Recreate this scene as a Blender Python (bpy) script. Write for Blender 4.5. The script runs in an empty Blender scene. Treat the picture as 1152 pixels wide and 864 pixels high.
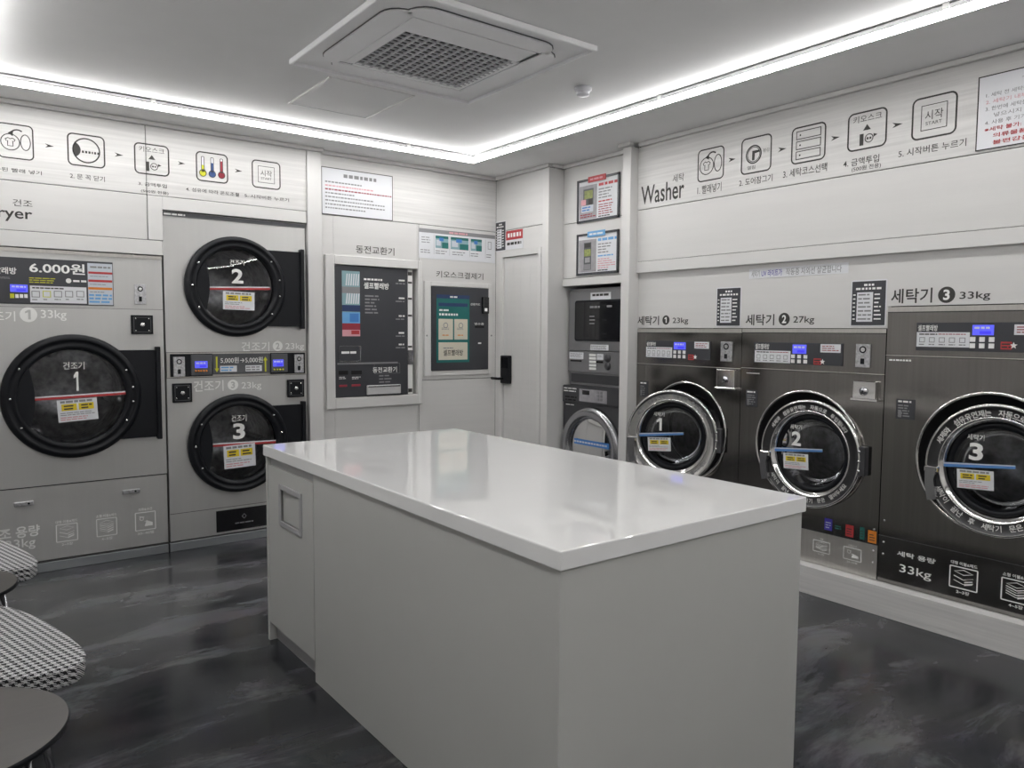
import bpy, bmesh, math, random
from mathutils import Vector, Matrix
random.seed(7)
SC = bpy.context.scene
COL = SC.collection
PI = math.pi

# ------------------------------------------------------------------ materials
MATS = {}
def node_mat(name):
    m = bpy.data.materials.new(name); m.use_nodes = True
    nt = m.node_tree; b = nt.nodes['Principled BSDF']
    MATS[name] = m
    return m, nt, b
def mat(name, col, rough=.5, metal=0., emit=0., var=.05, scale=(6, 6, 6), bump=0., spec=.5, coat=0.):
    m, nt, b = node_mat(name)
    b.inputs['Roughness'].default_value = rough
    b.inputs['Metallic'].default_value = metal
    b.inputs['Specular IOR Level'].default_value = spec
    b.inputs['Coat Weight'].default_value = coat
    c = (col[0], col[1], col[2], 1)
    if emit:
        b.inputs['Emission Color'].default_value = c
        b.inputs['Emission Strength'].default_value = emit
    N = nt.nodes.new; L = nt.links.new
    tc = N('ShaderNodeTexCoord'); mp = N('ShaderNodeMapping'); mp.inputs['Scale'].default_value = scale
    nz = N('ShaderNodeTexNoise'); nz.inputs['Scale'].default_value = 1.; nz.inputs['Detail'].default_value = 5
    L(tc.outputs['Object'], mp.inputs['Vector']); L(mp.outputs['Vector'], nz.inputs['Vector'])
    cr = N('ShaderNodeValToRGB')
    cr.color_ramp.elements[0].position = .3; cr.color_ramp.elements[1].position = .7
    cr.color_ramp.elements[0].color = tuple(max(0, v * (1 - var)) for v in col) + (1,)
    cr.color_ramp.elements[1].color = tuple(min(1, v * (1 + var)) for v in col) + (1,)
    L(nz.outputs['Fac'], cr.inputs['Fac']); L(cr.outputs['Color'], b.inputs['Base Color'])
    if bump:
        bp = N('ShaderNodeBump'); bp.inputs['Strength'].default_value = bump; bp.inputs['Distance'].default_value = .002
        L(nz.outputs['Fac'], bp.inputs['Height']); L(bp.outputs['Normal'], b.inputs['Normal'])
    return m
mat('panel_white', (.70, .692, .68), .42, var=.02, scale=(1.2, 1.2, 25), bump=.15)
mat('panel_grain', (.70, .692, .68), .45, var=.09, scale=(1.6, 1.6, 55), bump=.5)
mat('trim_white', (.72, .712, .70), .4, var=.01)
mat('ceiling_paint', (.84, .84, .84), .8, var=.01)
mat('gap_dark', (.05, .05, .05), .8, var=.02)
mat('steel_dryer', (.60, .597, .585), .36, .6, var=.012, scale=(40, 40, 1.), bump=.0)
mat('steel_washer', (.26, .25, .238), .10, 1., var=.06, scale=(60, 60, .7))
mat('steel_light', (.56, .54, .51), .30, .65, var=.05, scale=(70, 70, 1.), bump=.03)
mat('steel_base', (.27, .285, .30), .25, .25, var=.05)
mat('chrome', (.80, .79, .78), .10, 1., var=.02)
mat('chrome_grey', (.46, .46, .48), .22, 1., var=.05)
mat('zinc', (.58, .58, .60), .3, .8, var=.25, scale=(90, 90, 90))
mat('black_plastic', (.006, .007, .010), .45, var=.1, spec=.3)
mat('tray_silver', (.62, .62, .62), .35, .2, var=.04)
mat('black_gloss', (.008, .008, .01), .12, var=.1, coat=.4)
mat('black_matte', (.006, .006, .007), .7, var=.1)
mat('bolt', (.75, .75, .75), .25, .9)
mat('drum_steel', (.42, .42, .43), .3, .9, var=.4, scale=(25, 25, 25))
mat('panel_dark', (.050, .052, .060), .35, var=.04)
mat('panel_mid', (.095, .098, .105), .4, var=.04)
mat('ink', (.045, .043, .04), .6, var=.02)
mat('ink_grey', (.27, .27, .28), .6, var=.02)
mat('vinyl_white', (.93, .93, .91), .5, var=.01)
mat('paper', (.78, .79, .82), .45, var=.01)
mat('paper_blue', (.60, .64, .70), .45, var=.02)
mat('red', (.50, .045, .05), .45, var=.03)
mat('red_dark', (.32, .03, .05), .45, var=.03)
mat('pink', (.72, .36, .40), .5, var=.03)
mat('blue', (.06, .22, .58), .4, var=.03)
mat('blue_dark', (.05, .10, .26), .4, var=.03)
mat('sky_blue', (.16, .42, .74), .4, var=.03)
mat('tape_blue', (.10, .27, .62), .3, var=.05)
mat('navy', (.025, .05, .14), .4, var=.03)
mat('teal', (.012, .135, .125), .4, emit=.10, var=.15, scale=(4, 4, 9))
mat('teal_light', (.26, .42, .46), .4, var=.05)
mat('yellow', (.80, .62, .03), .45, var=.03)
mat('lime', (.62, .62, .03), .45, var=.03)
mat('orange', (.78, .25, .03), .45, var=.03)
mat('violet', (.06, .04, .40), .4, var=.05)
mat('green_dark', (.02, .14, .12), .4, var=.05)
mat('cream', (.60, .56, .46), .5, emit=.1, var=.02)
mat('photo_grey', (.36, .35, .37), .5, var=.12, scale=(30, 30, 30))
mat('photo_green', (.28, .32, .10), .5, var=.3, scale=(60, 60, 60))
mat('lcd', (.09, .10, .75), .3, emit=.8, var=.1, scale=(40, 40, 40))
mat('lcd_dark', (.05, .04, .75), .3, emit=.6)
mat('led', (1., .99, .975), .5, emit=22., var=0.)
mat('led_down', (1., .99, .975), .5, emit=70., var=0.)
mat('band_dark', (.085, .085, .088), .3, .8, var=.05)
mat('solid_surface', (.86, .86, .855), .05, var=.01, coat=.2)
mat('cabinet', (.53, .532, .512), .35, var=.01)
mat('cabinet_grey', (.42, .42, .43), .4, var=.02)
mat('ac_white', (.90, .90, .91), .45, var=.01)
mat('ac_grille', (.50, .50, .52), .5, var=.02)
mat('smoke_white', (.66, .66, .70), .4, var=.01)
mat('walnut', (.052, .046, .041), .35, var=.08, scale=(3, 40, 3))
mat('alu', (.55, .55, .56), .45, .3, var=.02)
mat('alloy', (.30, .30, .31), .35, .7, var=.04)
mat('alloy_dark', (.085, .085, .092), .35, .5, var=.04)

def floor_mat():
    m, nt, b = node_mat('epoxy_floor')
    N = nt.nodes.new; L = nt.links.new
    tc = N('ShaderNodeTexCoord'); mp = N('ShaderNodeMapping')
    mp.inputs['Rotation'].default_value = (0, 0, .5); mp.inputs['Scale'].default_value = (1.1, 3.0, 1)
    n1 = N('ShaderNodeTexNoise'); n1.inputs['Scale'].default_value = 1.25; n1.inputs['Detail'].default_value = 10; n1.inputs['Roughness'].default_value = .66; n1.inputs['Distortion'].default_value = .5
    n2 = N('ShaderNodeTexNoise'); n2.inputs['Scale'].default_value = 5.; n2.inputs['Detail'].default_value = 6
    L(tc.outputs['Object'], mp.inputs['Vector']); L(mp.outputs['Vector'], n1.inputs['Vector']); L(tc.outputs['Object'], n2.inputs['Vector'])
    cr = N('ShaderNodeValToRGB'); e = cr.color_ramp.elements
    e[0].position = .40; e[0].color = (.014, .016, .021, 1)
    e[1].position = .60; e[1].color = (.092, .094, .106, 1)
    k = e.new(.52); k.color = (.040, .042, .049, 1)
    L(n1.outputs['Fac'], cr.inputs['Fac'])
    mx = N('ShaderNodeMix'); mx.data_type = 'RGBA'; mx.blend_type = 'OVERLAY'; mx.inputs['Factor'].default_value = .25
    L(cr.outputs['Color'], mx.inputs['A']); L(n2.outputs['Color'], mx.inputs['B'])
    hs = N('ShaderNodeHueSaturation'); hs.inputs['Saturation'].default_value = .75
    L(mx.outputs['Result'], hs.inputs['Color']); L(hs.outputs['Color'], b.inputs['Base Color'])
    mr = N('ShaderNodeMapRange'); mr.inputs['To Min'].default_value = .13; mr.inputs['To Max'].default_value = .27
    L(n1.outputs['Fac'], mr.inputs['Value']); L(mr.outputs['Result'], b.inputs['Roughness'])
    b.inputs['Specular IOR Level'].default_value = .5
floor_mat()

def glass_mat(name, tint, ior=1.5):
    m = bpy.data.materials.new(name); m.use_nodes = True; MATS[name] = m
    nt = m.node_tree; nt.nodes.clear(); N = nt.nodes.new; L = nt.links.new
    out = N('ShaderNodeOutputMaterial'); mix = N('ShaderNodeMixShader'); tr = N('ShaderNodeBsdfTransparent'); gl = N('ShaderNodeBsdfGlossy')
    tr.inputs['Color'].default_value = tint + (1,); gl.inputs['Roughness'].default_value = .02
    fr = N('ShaderNodeFresnel'); fr.inputs['IOR'].default_value = ior
    L(fr.outputs['Fac'], mix.inputs['Fac']); L(tr.outputs['BSDF'], mix.inputs[1]); L(gl.outputs['BSDF'], mix.inputs[2]); L(mix.outputs['Shader'], out.inputs['Surface'])
glass_mat('glass_smoke', (.74, .75, .77), 1.6)
glass_mat('glass_bowl', (.75, .76, .78), 1.35)
glass_mat('glass_clear', (.75, .77, .78))

def hound_mat():
    m, nt, b = node_mat('houndstooth')
    N = nt.nodes.new; L = nt.links.new
    def mth(op, a, bb=None):
        n = N('ShaderNodeMath'); n.operation = op
        for i, v in enumerate((a, bb)):
            if v is None: continue
            if isinstance(v, (int, float)): n.inputs[i].default_value = v
            else: L(v, n.inputs[i])
        return n.outputs[0]
    tc = N('ShaderNodeTexCoord'); sp = N('ShaderNodeSeparateXYZ'); L(tc.outputs['Object'], sp.inputs[0])
    x = mth('FLOOR', mth('ADD', mth('MULTIPLY', mth('ADD', sp.outputs['X'], sp.outputs['Z']), 420.), 8000.5))
    y = mth('FLOOR', mth('ADD', mth('MULTIPLY', mth('ADD', sp.outputs['Y'], sp.outputs['Z']), 420.), 8000.5))
    warp = mth('LESS_THAN', mth('MODULO', x, 8.), 3.5)
    weft = mth('LESS_THAN', mth('MODULO', y, 8.), 3.5)
    tw = mth('LESS_THAN', mth('MODULO', mth('ADD', x, y), 4.), 1.5)
    v = mth('ADD', mth('MULTIPLY', tw, warp), mth('MULTIPLY', mth('SUBTRACT', 1., tw), weft))
    mx = N('ShaderNodeMix'); mx.data_type = 'RGBA'
    mx.inputs['A'].default_value = (.60, .60, .61, 1); mx.inputs['B'].default_value = (.012, .012, .014, 1)
    L(v, mx.inputs['Factor']); L(mx.outputs['Result'], b.inputs['Base Color'])
    b.inputs['Roughness'].default_value = .9
hound_mat()

# ------------------------------------------------------------------ text
TXT = {}
TSC = bpy.data.scenes.new('lettering')
def txt(s, bold=0.):
    """outline of a string as flat polygons, scaled into the unit box"""
    k = (s, bold)
    if k not in TXT:
        c = bpy.data.curves.new('t', 'FONT'); c.body = s; c.size = 1; c.resolution_u = 3; c.offset = bold
        o = bpy.data.objects.new('t', c); TSC.collection.objects.link(o)
        vl = TSC.view_layers[0]; vl.update()
        me = bpy.data.meshes.new_from_object(o.evaluated_get(vl.depsgraph))
        v = [(p.co.x, p.co.y) for p in me.vertices]; f = [tuple(p.vertices) for p in me.polygons]
        bpy.data.objects.remove(o); bpy.data.curves.remove(c); bpy.data.meshes.remove(me)
        x0 = min(a for a, _ in v); x1 = max(a for a, _ in v); y0 = min(a for _, a in v); y1 = max(a for _, a in v)
        TXT[k] = (v, f, x0, x1, y0, y1)
    return TXT[k]

# ------------------------------------------------------------------ mesh builder
# Wall coordinates: u to the viewer's right along the wall, z up, d outwards from the wall face.
class MB:
    def __init__(s): s.v = []; s.f = []; s.m = []; s.sm = []; s.mats = []
    def mi(s, m):
        if m not in s.mats: s.mats.append(m)
        return s.mats.index(m)
    def add(s, vs, fs, m, smooth=False):
        o = len(s.v); s.v += [tuple(p) for p in vs]; i = s.mi(m)
        for f in fs: s.f.append(tuple(a + o for a in f)); s.m.append(i); s.sm.append(smooth)
    def box3(s, x0, x1, y0, y1, z0, z1, m, bev=0., seg=2):
        bm = bmesh.new(); bmesh.ops.create_cube(bm, size=1)
        for v in bm.verts: v.co = Vector(((x0 + x1) / 2 + v.co.x * (x1 - x0), (y0 + y1) / 2 + v.co.y * (y1 - y0), (z0 + z1) / 2 + v.co.z * (z1 - z0)))
        if bev: bmesh.ops.bevel(bm, geom=list(bm.edges), offset=bev, segments=seg, affect='EDGES', profile=.5)
        bm.verts.index_update()
        s.add([v.co[:] for v in bm.verts], [[v.index for v in f.verts] for f in bm.faces], m); bm.free()
    def box(s, u0, u1, z0, z1, d0, d1, m, bev=0.):
        s.box3(min(u0, u1), max(u0, u1), -max(d0, d1), -min(d0, d1), min(z0, z1), max(z0, z1), m, bev)
    def rect(s, p1, p2, d, m):
        (a, b), (c, e) = p1, p2
        s.add([(a, -d, b), (c, -d, b), (c, -d, e), (a, -d, e)], [(0, 1, 2, 3)], m)
    def quad(s, pts, d, m): s.add([(u, -d, z) for u, z in pts], [tuple(range(len(pts)))], m)
    def prism(s, pts, d0, d1, m, smooth=False):
        n = len(pts)
        s.add([(u, -d1, z) for u, z in pts] + [(u, -d0, z) for u, z in pts],
              [tuple(range(n)), tuple(range(2 * n - 1, n - 1, -1))] + [(i, (i + 1) % n, n + (i + 1) % n, n + i) for i in range(n)], m, False)
    def rrpts(s, u0, u1, z0, z1, r, n=5):
        P = []
        for cx, cz, a0 in ((u1 - r, z1 - r, 0), (u0 + r, z1 - r, 90), (u0 + r, z0 + r, 180), (u1 - r, z0 + r, 270)):
            for i in range(n + 1):
                a = math.radians(a0 + 90 * i / n); P.append((cx + r * math.cos(a), cz + r * math.sin(a)))
        return P
    def rrect(s, u0, u1, z0, z1, r, d0, d1, m): s.prism(s.rrpts(min(u0, u1), max(u0, u1), min(z0, z1), max(z0, z1), r), d0, d1, m)
    def loop(s, pts, w, d, m):
        """flat closed outline of width w, drawn inwards"""
        n = len(pts); cu = sum(p[0] for p in pts) / n; cz = sum(p[1] for p in pts) / n
        q = []
        for i, (u, z) in enumerate(pts):
            a = pts[i - 1]; b = pts[(i + 1) % n]
            tx, tz = b[0] - a[0], b[1] - a[1]; l = math.hypot(tx, tz) or 1
            nx, nz = -tz / l, tx / l
            if nx * (cu - u) + nz * (cz - z) < 0: nx, nz = -nx, -nz
            q.append((u + nx * w, z + nz * w))
        s.add([(u, -d, z) for u, z in pts] + [(u, -d, z) for u, z in q], [(i, (i + 1) % n, n + (i + 1) % n, n + i) for i in range(n)], m)
    def frame(s, u0, u1, z0, z1, w, d, m, r=0.):
        r = r or .0005; s.loop(s.rrpts(min(u0, u1), max(u0, u1), min(z0, z1), max(z0, z1), r), w, d, m)
    def circ(s, u, z, r, n=32, a0=0, a1=360, ez=1.):
        k = n if abs(a1 - a0) >= 360 else n + 1
        return [(u + r * math.cos(math.radians(a0 + (a1 - a0) * i / n)), z + ez * r * math.sin(math.radians(a0 + (a1 - a0) * i / n))) for i in range(k)]
    def disc(s, u, z, r, d, m, n=28): s.quad(s.circ(u, z, r, n), d, m)
    def ring(s, u, z, r, w, d, m, n=40, ez=1.): s.loop(s.circ(u, z, r, n, ez=ez), w, d, m)
    def stroke(s, pts, w, d, m):
        for (a, b), (c, e) in zip(pts, pts[1:]):
            l = math.hypot(c - a, e - b) or 1; nx, nz = -(e - b) / l * w / 2, (c - a) / l * w / 2
            s.quad([(a + nx, b + nz), (c + nx, e + nz), (c - nx, e - nz), (a - nx, b - nz)], d, m)
    def lathe(s, u, z, prof, m, n=64, a0=0, a1=360, smooth=True):
        """profile of (radius, outward d) turned about the outward axis"""
        full = abs(a1 - a0) >= 360; k = n if full else n + 1; p = len(prof); V = []; F = []
        for i in range(k):
            a = math.radians(a0 + (a1 - a0) * i / n)
            for r, d in prof: V.append((u + r * math.cos(a), -d, z + r * math.sin(a)))
        for i in range(n):
            j = (i + 1) % k
            for q in range(p - 1): F.append((i * p + q, j * p + q, j * p + q + 1, i * p + q + 1))
        s.add(V, F, m, smooth)
    def lathez(s, x, y, prof, m, n=48, smooth=True):
        p = len(prof); V = []; F = []
        for i in range(n):
            a = 2 * PI * i / n
            for r, z in prof: V.append((x + r * math.cos(a), y + r * math.sin(a), z))
        for i in range(n):
            j = (i + 1) % n
            for q in range(p - 1): F.append((i * p + q, j * p + q, j * p + q + 1, i * p + q + 1))
        s.add(V, F, m, smooth)
    def tube(s, pts, r, m, n=12):
        V = []; F = []; P = [Vector(p) for p in pts]
        rr = r if isinstance(r, (list, tuple)) else [r] * len(P)
        for i, p in enumerate(P):
            t = (P[min(i + 1, len(P) - 1)] - P[max(i - 1, 0)]).normalized()
            a = t.orthogonal().normalized() if i == 0 else (a - t * a.dot(t)).normalized()
            b = t.cross(a)
            for k in range(n):
                g = 2 * PI * k / n; V.append((p + a * math.cos(g) * rr[i] + b * math.sin(g) * rr[i])[:])
        for i in range(len(P) - 1):
            for k in range(n): F.append((i * n + k, i * n + (k + 1) % n, (i + 1) * n + (k + 1) % n, (i + 1) * n + k))
        F.append(tuple(range(n))[::-1]); F.append(tuple(range((len(P) - 1) * n, len(P) * n)))
        s.add(V, F, m, True)
    def text(s, t, p1, p2, d, m, bold=.012):
        """string fitted into the box with top left p1 and bottom right p2"""
        v, f, x0, x1, y0, y1 = txt(t, bold); (u0, z1), (u1, z0) = p1, p2
        kx = (u1 - u0) / (x1 - x0); ky = (z1 - z0) / (y1 - y0)
        s.add([(u0 + (a - x0) * kx, -d, z0 + (b - y0) * ky) for a, b in v], f, m)
    def one(s, u0, u1, z0, z1, d, m):
        w, h = u1 - u0, z1 - z0
        s.quad([(u0 + .52 * w, z1), (u0 + .92 * w, z1), (u0 + .92 * w, z0), (u0 + .52 * w, z0)], d, m)
        s.quad([(u0 + .54 * w, z1), (u0 + .54 * w, z1 - .26 * h), (u0 + .06 * w, z1 - .36 * h), (u0 + .06 * w, z1 - .19 * h)], d, m)
    def arctext(s, t, u, z, r, h, a_mid, span, d, m, inside=False, bold=.012):
        """letters set along a circle; inside=True runs along the bottom, heads to the centre"""
        n = len(t)
        for i, ch in enumerate(t):
            if ch == ' ': continue
            fr = (i + .5) / n - .5
            a = math.radians(a_mid + (span * fr if inside else -span * fr))
            v, f, x0, x1, y0, y1 = txt(ch, bold)
            k = h / .9; cx, cy = (x0 + x1) / 2, .36
            ux, uz = (-math.sin(a), math.cos(a)) if inside else (math.sin(a), -math.cos(a))
            nx, nz = (-math.cos(a), -math.sin(a)) if inside else (math.cos(a), math.sin(a))
            ou, oz = u + r * math.cos(a), z + r * math.sin(a)
            s.add([(ou + (x - cx) * k * ux + (y - cy) * k * nx, -d, oz + (x - cx) * k * uz + (y - cy) * k * nz) for x, y in v], f, m)
    def bars(s, p1, p2, rows, d, m, fill=.5, ragged=.35, dash=(1.2, 3.)):
        """print too small to read: rows of word-length dashes"""
        (u0, z1), (u1, z0) = p1, p2; h = (z1 - z0) / rows
        for i in range(rows):
            zt = z1 - h * (i + .5 - fill / 2); zb = zt - h * fill; end = u1 - (u1 - u0) * ragged * random.random(); u = u0
            while u < end - h * .4:
                w = min(h * random.uniform(*dash), end - u); s.rect((u, zt), (u + w, zb), d, m); u += w + h * .35
    def plate_hole(s, u0, u1, z0, z1, uc, zc, r, d, m, n=72):
        angs = [2 * PI * i / n for i in range(n)] + [math.atan2(z - zc, u - uc) % (2 * PI) for u in (u0, u1) for z in (z0, z1)]
        angs = sorted(set(round(a, 6) for a in angs)); A = []; B = []
        for a in angs:
            c, q = math.cos(a), math.sin(a)
            t = min([((u1 if c > 0 else u0) - uc) / c if abs(c) > 1e-9 else 1e9, ((z1 if q > 0 else z0) - zc) / q if abs(q) > 1e-9 else 1e9])
            A.append((uc + r * c, -d, zc + r * q)); B.append((uc + t * c, -d, zc + t * q))
        k = len(angs); s.add(A + B, [(i, (i + 1) % k, k + (i + 1) % k, k + i) for i in range(k)], m)

# ------------------------------------------------------------------ objects
ORG = {}
FR = {'left': lambda o: (Matrix.Translation((0, LEFT_Y[0], 0)), 0), 'world': None}
LEFT_Y = [0]
def tag(o, label=None, cat=None, group=None, kind=None):
    for k, v in (('label', label), ('category', cat), ('group', group), ('kind', kind)):
        if v: o[k] = v
    return o
def wall_frame(side, plane):
    """side 'L': the dryer wall (faces -Y); 'R': the washer wall (faces -X); 'W': plain world axes"""
    if side == 'L': return Matrix.Translation((0, plane, 0))
    if side == 'R': return Matrix.Translation((plane, 0, 0)) @ Matrix.Rotation(-PI / 2, 4, 'Z')
    return Matrix.Identity(4)
def place(o, frame, org):
    ORG[o.name] = Vector(org); o.matrix_world = frame @ Matrix.Translation(org)
def mesh_of(name, mb, org):
    me = bpy.data.meshes.new(name)
    me.from_pydata([tuple(Vector(p) - org) for p in mb.v], [], mb.f)
    for m in mb.mats: me.materials.append(MATS[m])
    me.polygons.foreach_set('material_index', mb.m); me.polygons.foreach_set('use_smooth', mb.sm)
    me.update(); return me
def thing(name, label, cat, frame, org, group=None):
    o = bpy.data.objects.new(name, None); o.empty_display_size = .1; COL.objects.link(o)
    place(o, frame, org); return tag(o, label, cat, group)
def single(name, mb, label, cat, frame, org, group=None):
    o = bpy.data.objects.new(name, mesh_of(name, mb, Vector(org))); COL.objects.link(o)
    place(o, frame, org); return tag(o, label, cat, group)
def struct(name, mb, parent=None):
    o = bpy.data.objects.new(name, mesh_of(name, mb, Vector((0, 0, 0)))); COL.objects.link(o)
    o['kind'] = 'structure'; ORG[o.name] = Vector((0, 0, 0))
    if parent: o.parent = parent
    return o
def part(name, mb, parent, label=None, org=None, rot=0., kind=None):
    po = ORG[parent.name]; og = Vector(org) if org else po
    o = bpy.data.objects.new(name, mesh_of(name, mb, og)); COL.objects.link(o)
    o.parent = parent; o.location = og - po; o.rotation_euler = (0, 0, rot); ORG[o.name] = og
    return tag(o, label, kind=kind)
def copy_tree(o, parent=None):
    c = o.copy(); COL.objects.link(c); c.parent = parent; ORG[c.name] = ORG[o.name]
    for ch in o.children: copy_tree(ch, c)
    return c

# ------------------------------------------------------------------ the room
ZS, ZC = 2.640, 2.695            # dropped rim of the ceiling, raised middle
LX0, LX1, LY0, LY1 = .14, 3.215, -.95, 4.735   # edges of the raised middle
RX0, RX1, RY0, RY1 = -.75, 4.6, -1.75, 5.95
SEAM = 2.205

b = MB(); b.box3(RX0 - .1, RX1, RY0 - .1, RY1, -.1, 0, 'epoxy_floor'); struct('floor', b)
b = MB()
b.box3(RX0 - .1, RX1, LY1, RY1, ZS, ZS + .2, 'ceiling_paint'); b.box3(RX0 - .1, RX1, RY0 - .1, LY0, ZS, ZS + .2, 'ceiling_paint')
b.box3(RX0 - .1, LX0, LY0, LY1, ZS, ZS + .2, 'ceiling_paint'); b.box3(LX1, RX1, LY0, LY1, ZS, ZS + .2, 'ceiling_paint')
b.box3(LX0 - .05, LX1 + .05, LY0 - .05, LY1 + .05, ZC, ZC + .15, 'ceiling_paint')
struct('ceiling', b)

F0 = wall_frame('W', 0)
# light strips round the raised middle: (x0, x1, y0, y1)
def strip(x0, x1, y0, y1, label, clips):
    t = thing('led_light_strip', label, 'light', F0, ((x0 + x1) / 2, (y0 + y1) / 2, ZS + .002), 'strip lights round the raised ceiling')
    m = MB(); m.box3(x0, x1, y0, y1, ZS + .0025, ZS + .026, 'led'); m.add([(x0, y0, ZS + .002), (x1, y0, ZS + .002), (x1, y1, ZS + .002), (x0, y1, ZS + .002)], [(0, 1, 2, 3)], 'led_down'); part('diffuser', m, t)
    m = MB(); m.box3(x0, x1, y0, y1, ZS + .0265, ZC - .008, 'alu', .001); part('housing', m, t)
    for cx, cy in clips:
        m = MB(); m.box3(cx - .012, cx + .012, cy - .012, cy + .012, ZS + .028, ZC - .001, 'vinyl_white')
        part('clip', m, t)
    return t
strip(LX0 + .02, LX1 - .003, LY1 - .021, LY1 - .003, 'long white light strip above the dryers and the coin changer', [(1.02, LY1 - .012), (2.66, LY1 - .012)])
strip(LX1 - .021, LX1 - .003, LY0 + .03, LY1 - .025, 'long white light strip above the washers, running to the right edge of the photo', [(LX1 - .012, 1.42), (LX1 - .012, 2.9)])
strip(LX0 + .003, LX0 + .021, LY0 + .03, LY1 - .025, 'light strip whose glow whitens the ceiling at the top left corner of the photo', [(LX0 + .012, 1.)])
strip(LX0 + .02, LX1 - .003, LY0 + .003, LY0 + .021, 'light strip behind the camera at the entrance end', [(1.6, LY0 + .012)])
b = MB()
for e in ((LX0, LX1, LY1 - .003, LY1 - .0005), (LX1 - .003, LX1 - .0005, LY0, LY1)): b.box3(e[0], e[1], e[2], e[3], ZC - .0075, ZC - .0005, 'gap_dark')
struct('trim_1', b)

# --- dryer wall and coin changer wall (left)
WL, WD, WK = 5.015, 5.03, 5.06
U1, U2, U3 = 1.036, 2.032, 2.140       # panel seam, right edge of the stacked dryer, end of its post
D1L, D1R, D1T = .135, 1.113, 1.842
D2L, D2R, D2T = 1.124, 2.028, 2.119
b = MB()
def wbox(x0, x1, z0, z1, y, m, th=.012): b.box3(x0, x1, y, y + th, z0, z1, m, .002, 1)
b.box3(RX0, D1L - .02, WL + .012, WL + .1, 0, ZS, 'gap_dark'); b.box3(D1L - .02, U3 - .02, WL + .012, WL + .1, D2T + .03, ZS, 'gap_dark')
b.box3(D1L - .02, D2L - .012, WL + .012, WL + .1, D1T + .03, D2T + .03, 'gap_dark')
wbox(RX0, U1 - .002, SEAM + .002, 2.613, WL, 'panel_grain'); wbox(U1 + .002, U2 + .004, SEAM + .002, 2.613, WL, 'panel_grain')
wbox(RX0, U1 - .002, 1.938, SEAM - .002, WL, 'panel_white')
wbox(RX0, D1R + .002, D1T + .005, 1.934, WL - .004, 'trim_white', .02)
wbox(U1 + .002, D2L - .004, 1.938, SEAM - .002, WL - .004, 'trim_white', .02)
wbox(D2L - .004, U2, D2T + .006, SEAM - .002, WL - .004, 'trim_white', .02)
wbox(D1R + .003, D2L - .004, D1T + .005, 1.938, WL - .004, 'trim_white', .02)
wbox(RX0, D1L - .006, 0.06, D1T + .004, WL, 'panel_white')
b.box3(U2 + .006, U3, WL - .012, WL + .6, 0, 2.613, 'trim_white', .003)
b.box3(RX0, 3.7, 5.95, 6.0, 0, ZS, 'gap_dark')
# coin changer wall
CH = (2.2461,1.8636), (2.9206,1.8876), (2.2534,0.9139)
c0, c1, cz0, cz1 = 2.245, 2.905, .82, 1.86
c0 = CH[0][0]; c1 = CH[1][0]; cz1 = CH[0][1]; cz0 = CH[2][1]
VS = (2.9362,1.5491)[0]
b.box3(U3, 3.78, WK + .012, WK + .03, SEAM - .3, ZS, 'gap_dark')
wbox(U3 + .001, 3.66, SEAM + .002, 2.613, WK, 'panel_grain')
wbox(U3 + .001, c0, 0, SEAM - .002, WK, 'panel_white'); wbox(c0, c1, cz1, SEAM - .002, WK, 'panel_white'); wbox(c0, c1, 0, cz0, WK, 'panel_white')
wbox(c1, VS + .0, 0, SEAM - .002, WK, 'panel_white')
wbox(VS + .003, 3.66, 1.02, SEAM - .002, WK, 'panel_white'); wbox(VS + .003, 3.66, 0, 1.016, WK, 'panel_white')
b.box3(U3, c0 - .01, WK + .012, WK + .03, 0, SEAM - .3, 'gap_dark'); b.box3(c1 + .01, 3.78, WK + .012, WK + .03, 0, SEAM - .3, 'gap_dark')
b.box3(c0 - .02, c1 + .02, WK + .25, WK + .27, cz0 - .02, cz1 + .02, 'gap_dark')
b.box3(c0 - .02, c0, WK, WK + .25, cz0, cz1, 'trim_white'); b.box3(c1, c1 + .02, WK + .012, WK + .25, cz0, cz1, 'trim_white')
b.box3(c0, c1, WK, WK + .25, cz1, cz1 + .02, 'trim_white'); b.box3(c0, c1, WK + .012, WK + .25, cz0 - .02, cz0, 'trim_white')
struct('wall_left', b)
b = MB()
b.box3(RX0, U3 + .012, WL - .024, WL + .012, 2.614, ZS - .001, 'trim_white', .004); b.box3(U3 + .012, 3.66, WK - .024, WK + .012, 2.614, ZS - .001, 'trim_white', .004)
struct('trim_2', b)
b = MB(); b.box3(D1L, D1R - .004, WD - .012, WD + .03, 0, .054, 'steel_base', .003); b.box3(D1R + .006, U2, WD - .012, WD + .03, 0, .054, 'steel_base', .003)
b.box3(RX0, D1L - .01, WL + .001, WL + .012, 0, .058, 'steel_base'); struct('baseboard_left', b)
# raised surround of the coin changer and of the payment kiosk
b = MB()
o0 = (2.1786,1.9282); o1 = (2.9545,0.8389)
def surround(x0, x1, z0, z1, a0, a1, e0, e1, y, th):
    b.box3(x0, a0, y - th, y, z0, z1, 'trim_white', .004); b.box3(a1, x1, y - th, y, z0, z1, 'trim_white', .004)
    b.box3(a0, a1, y - th, y, e1, z1, 'trim_white', .004); b.box3(a0, a1, y - th, y, z0, e0, 'trim_white', .004)
surround(o0[0], o1[0], o1[1], o0[1], c0, c1, cz0, cz1, WK - .0005, .02)
struct('trim_3', b)

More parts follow.
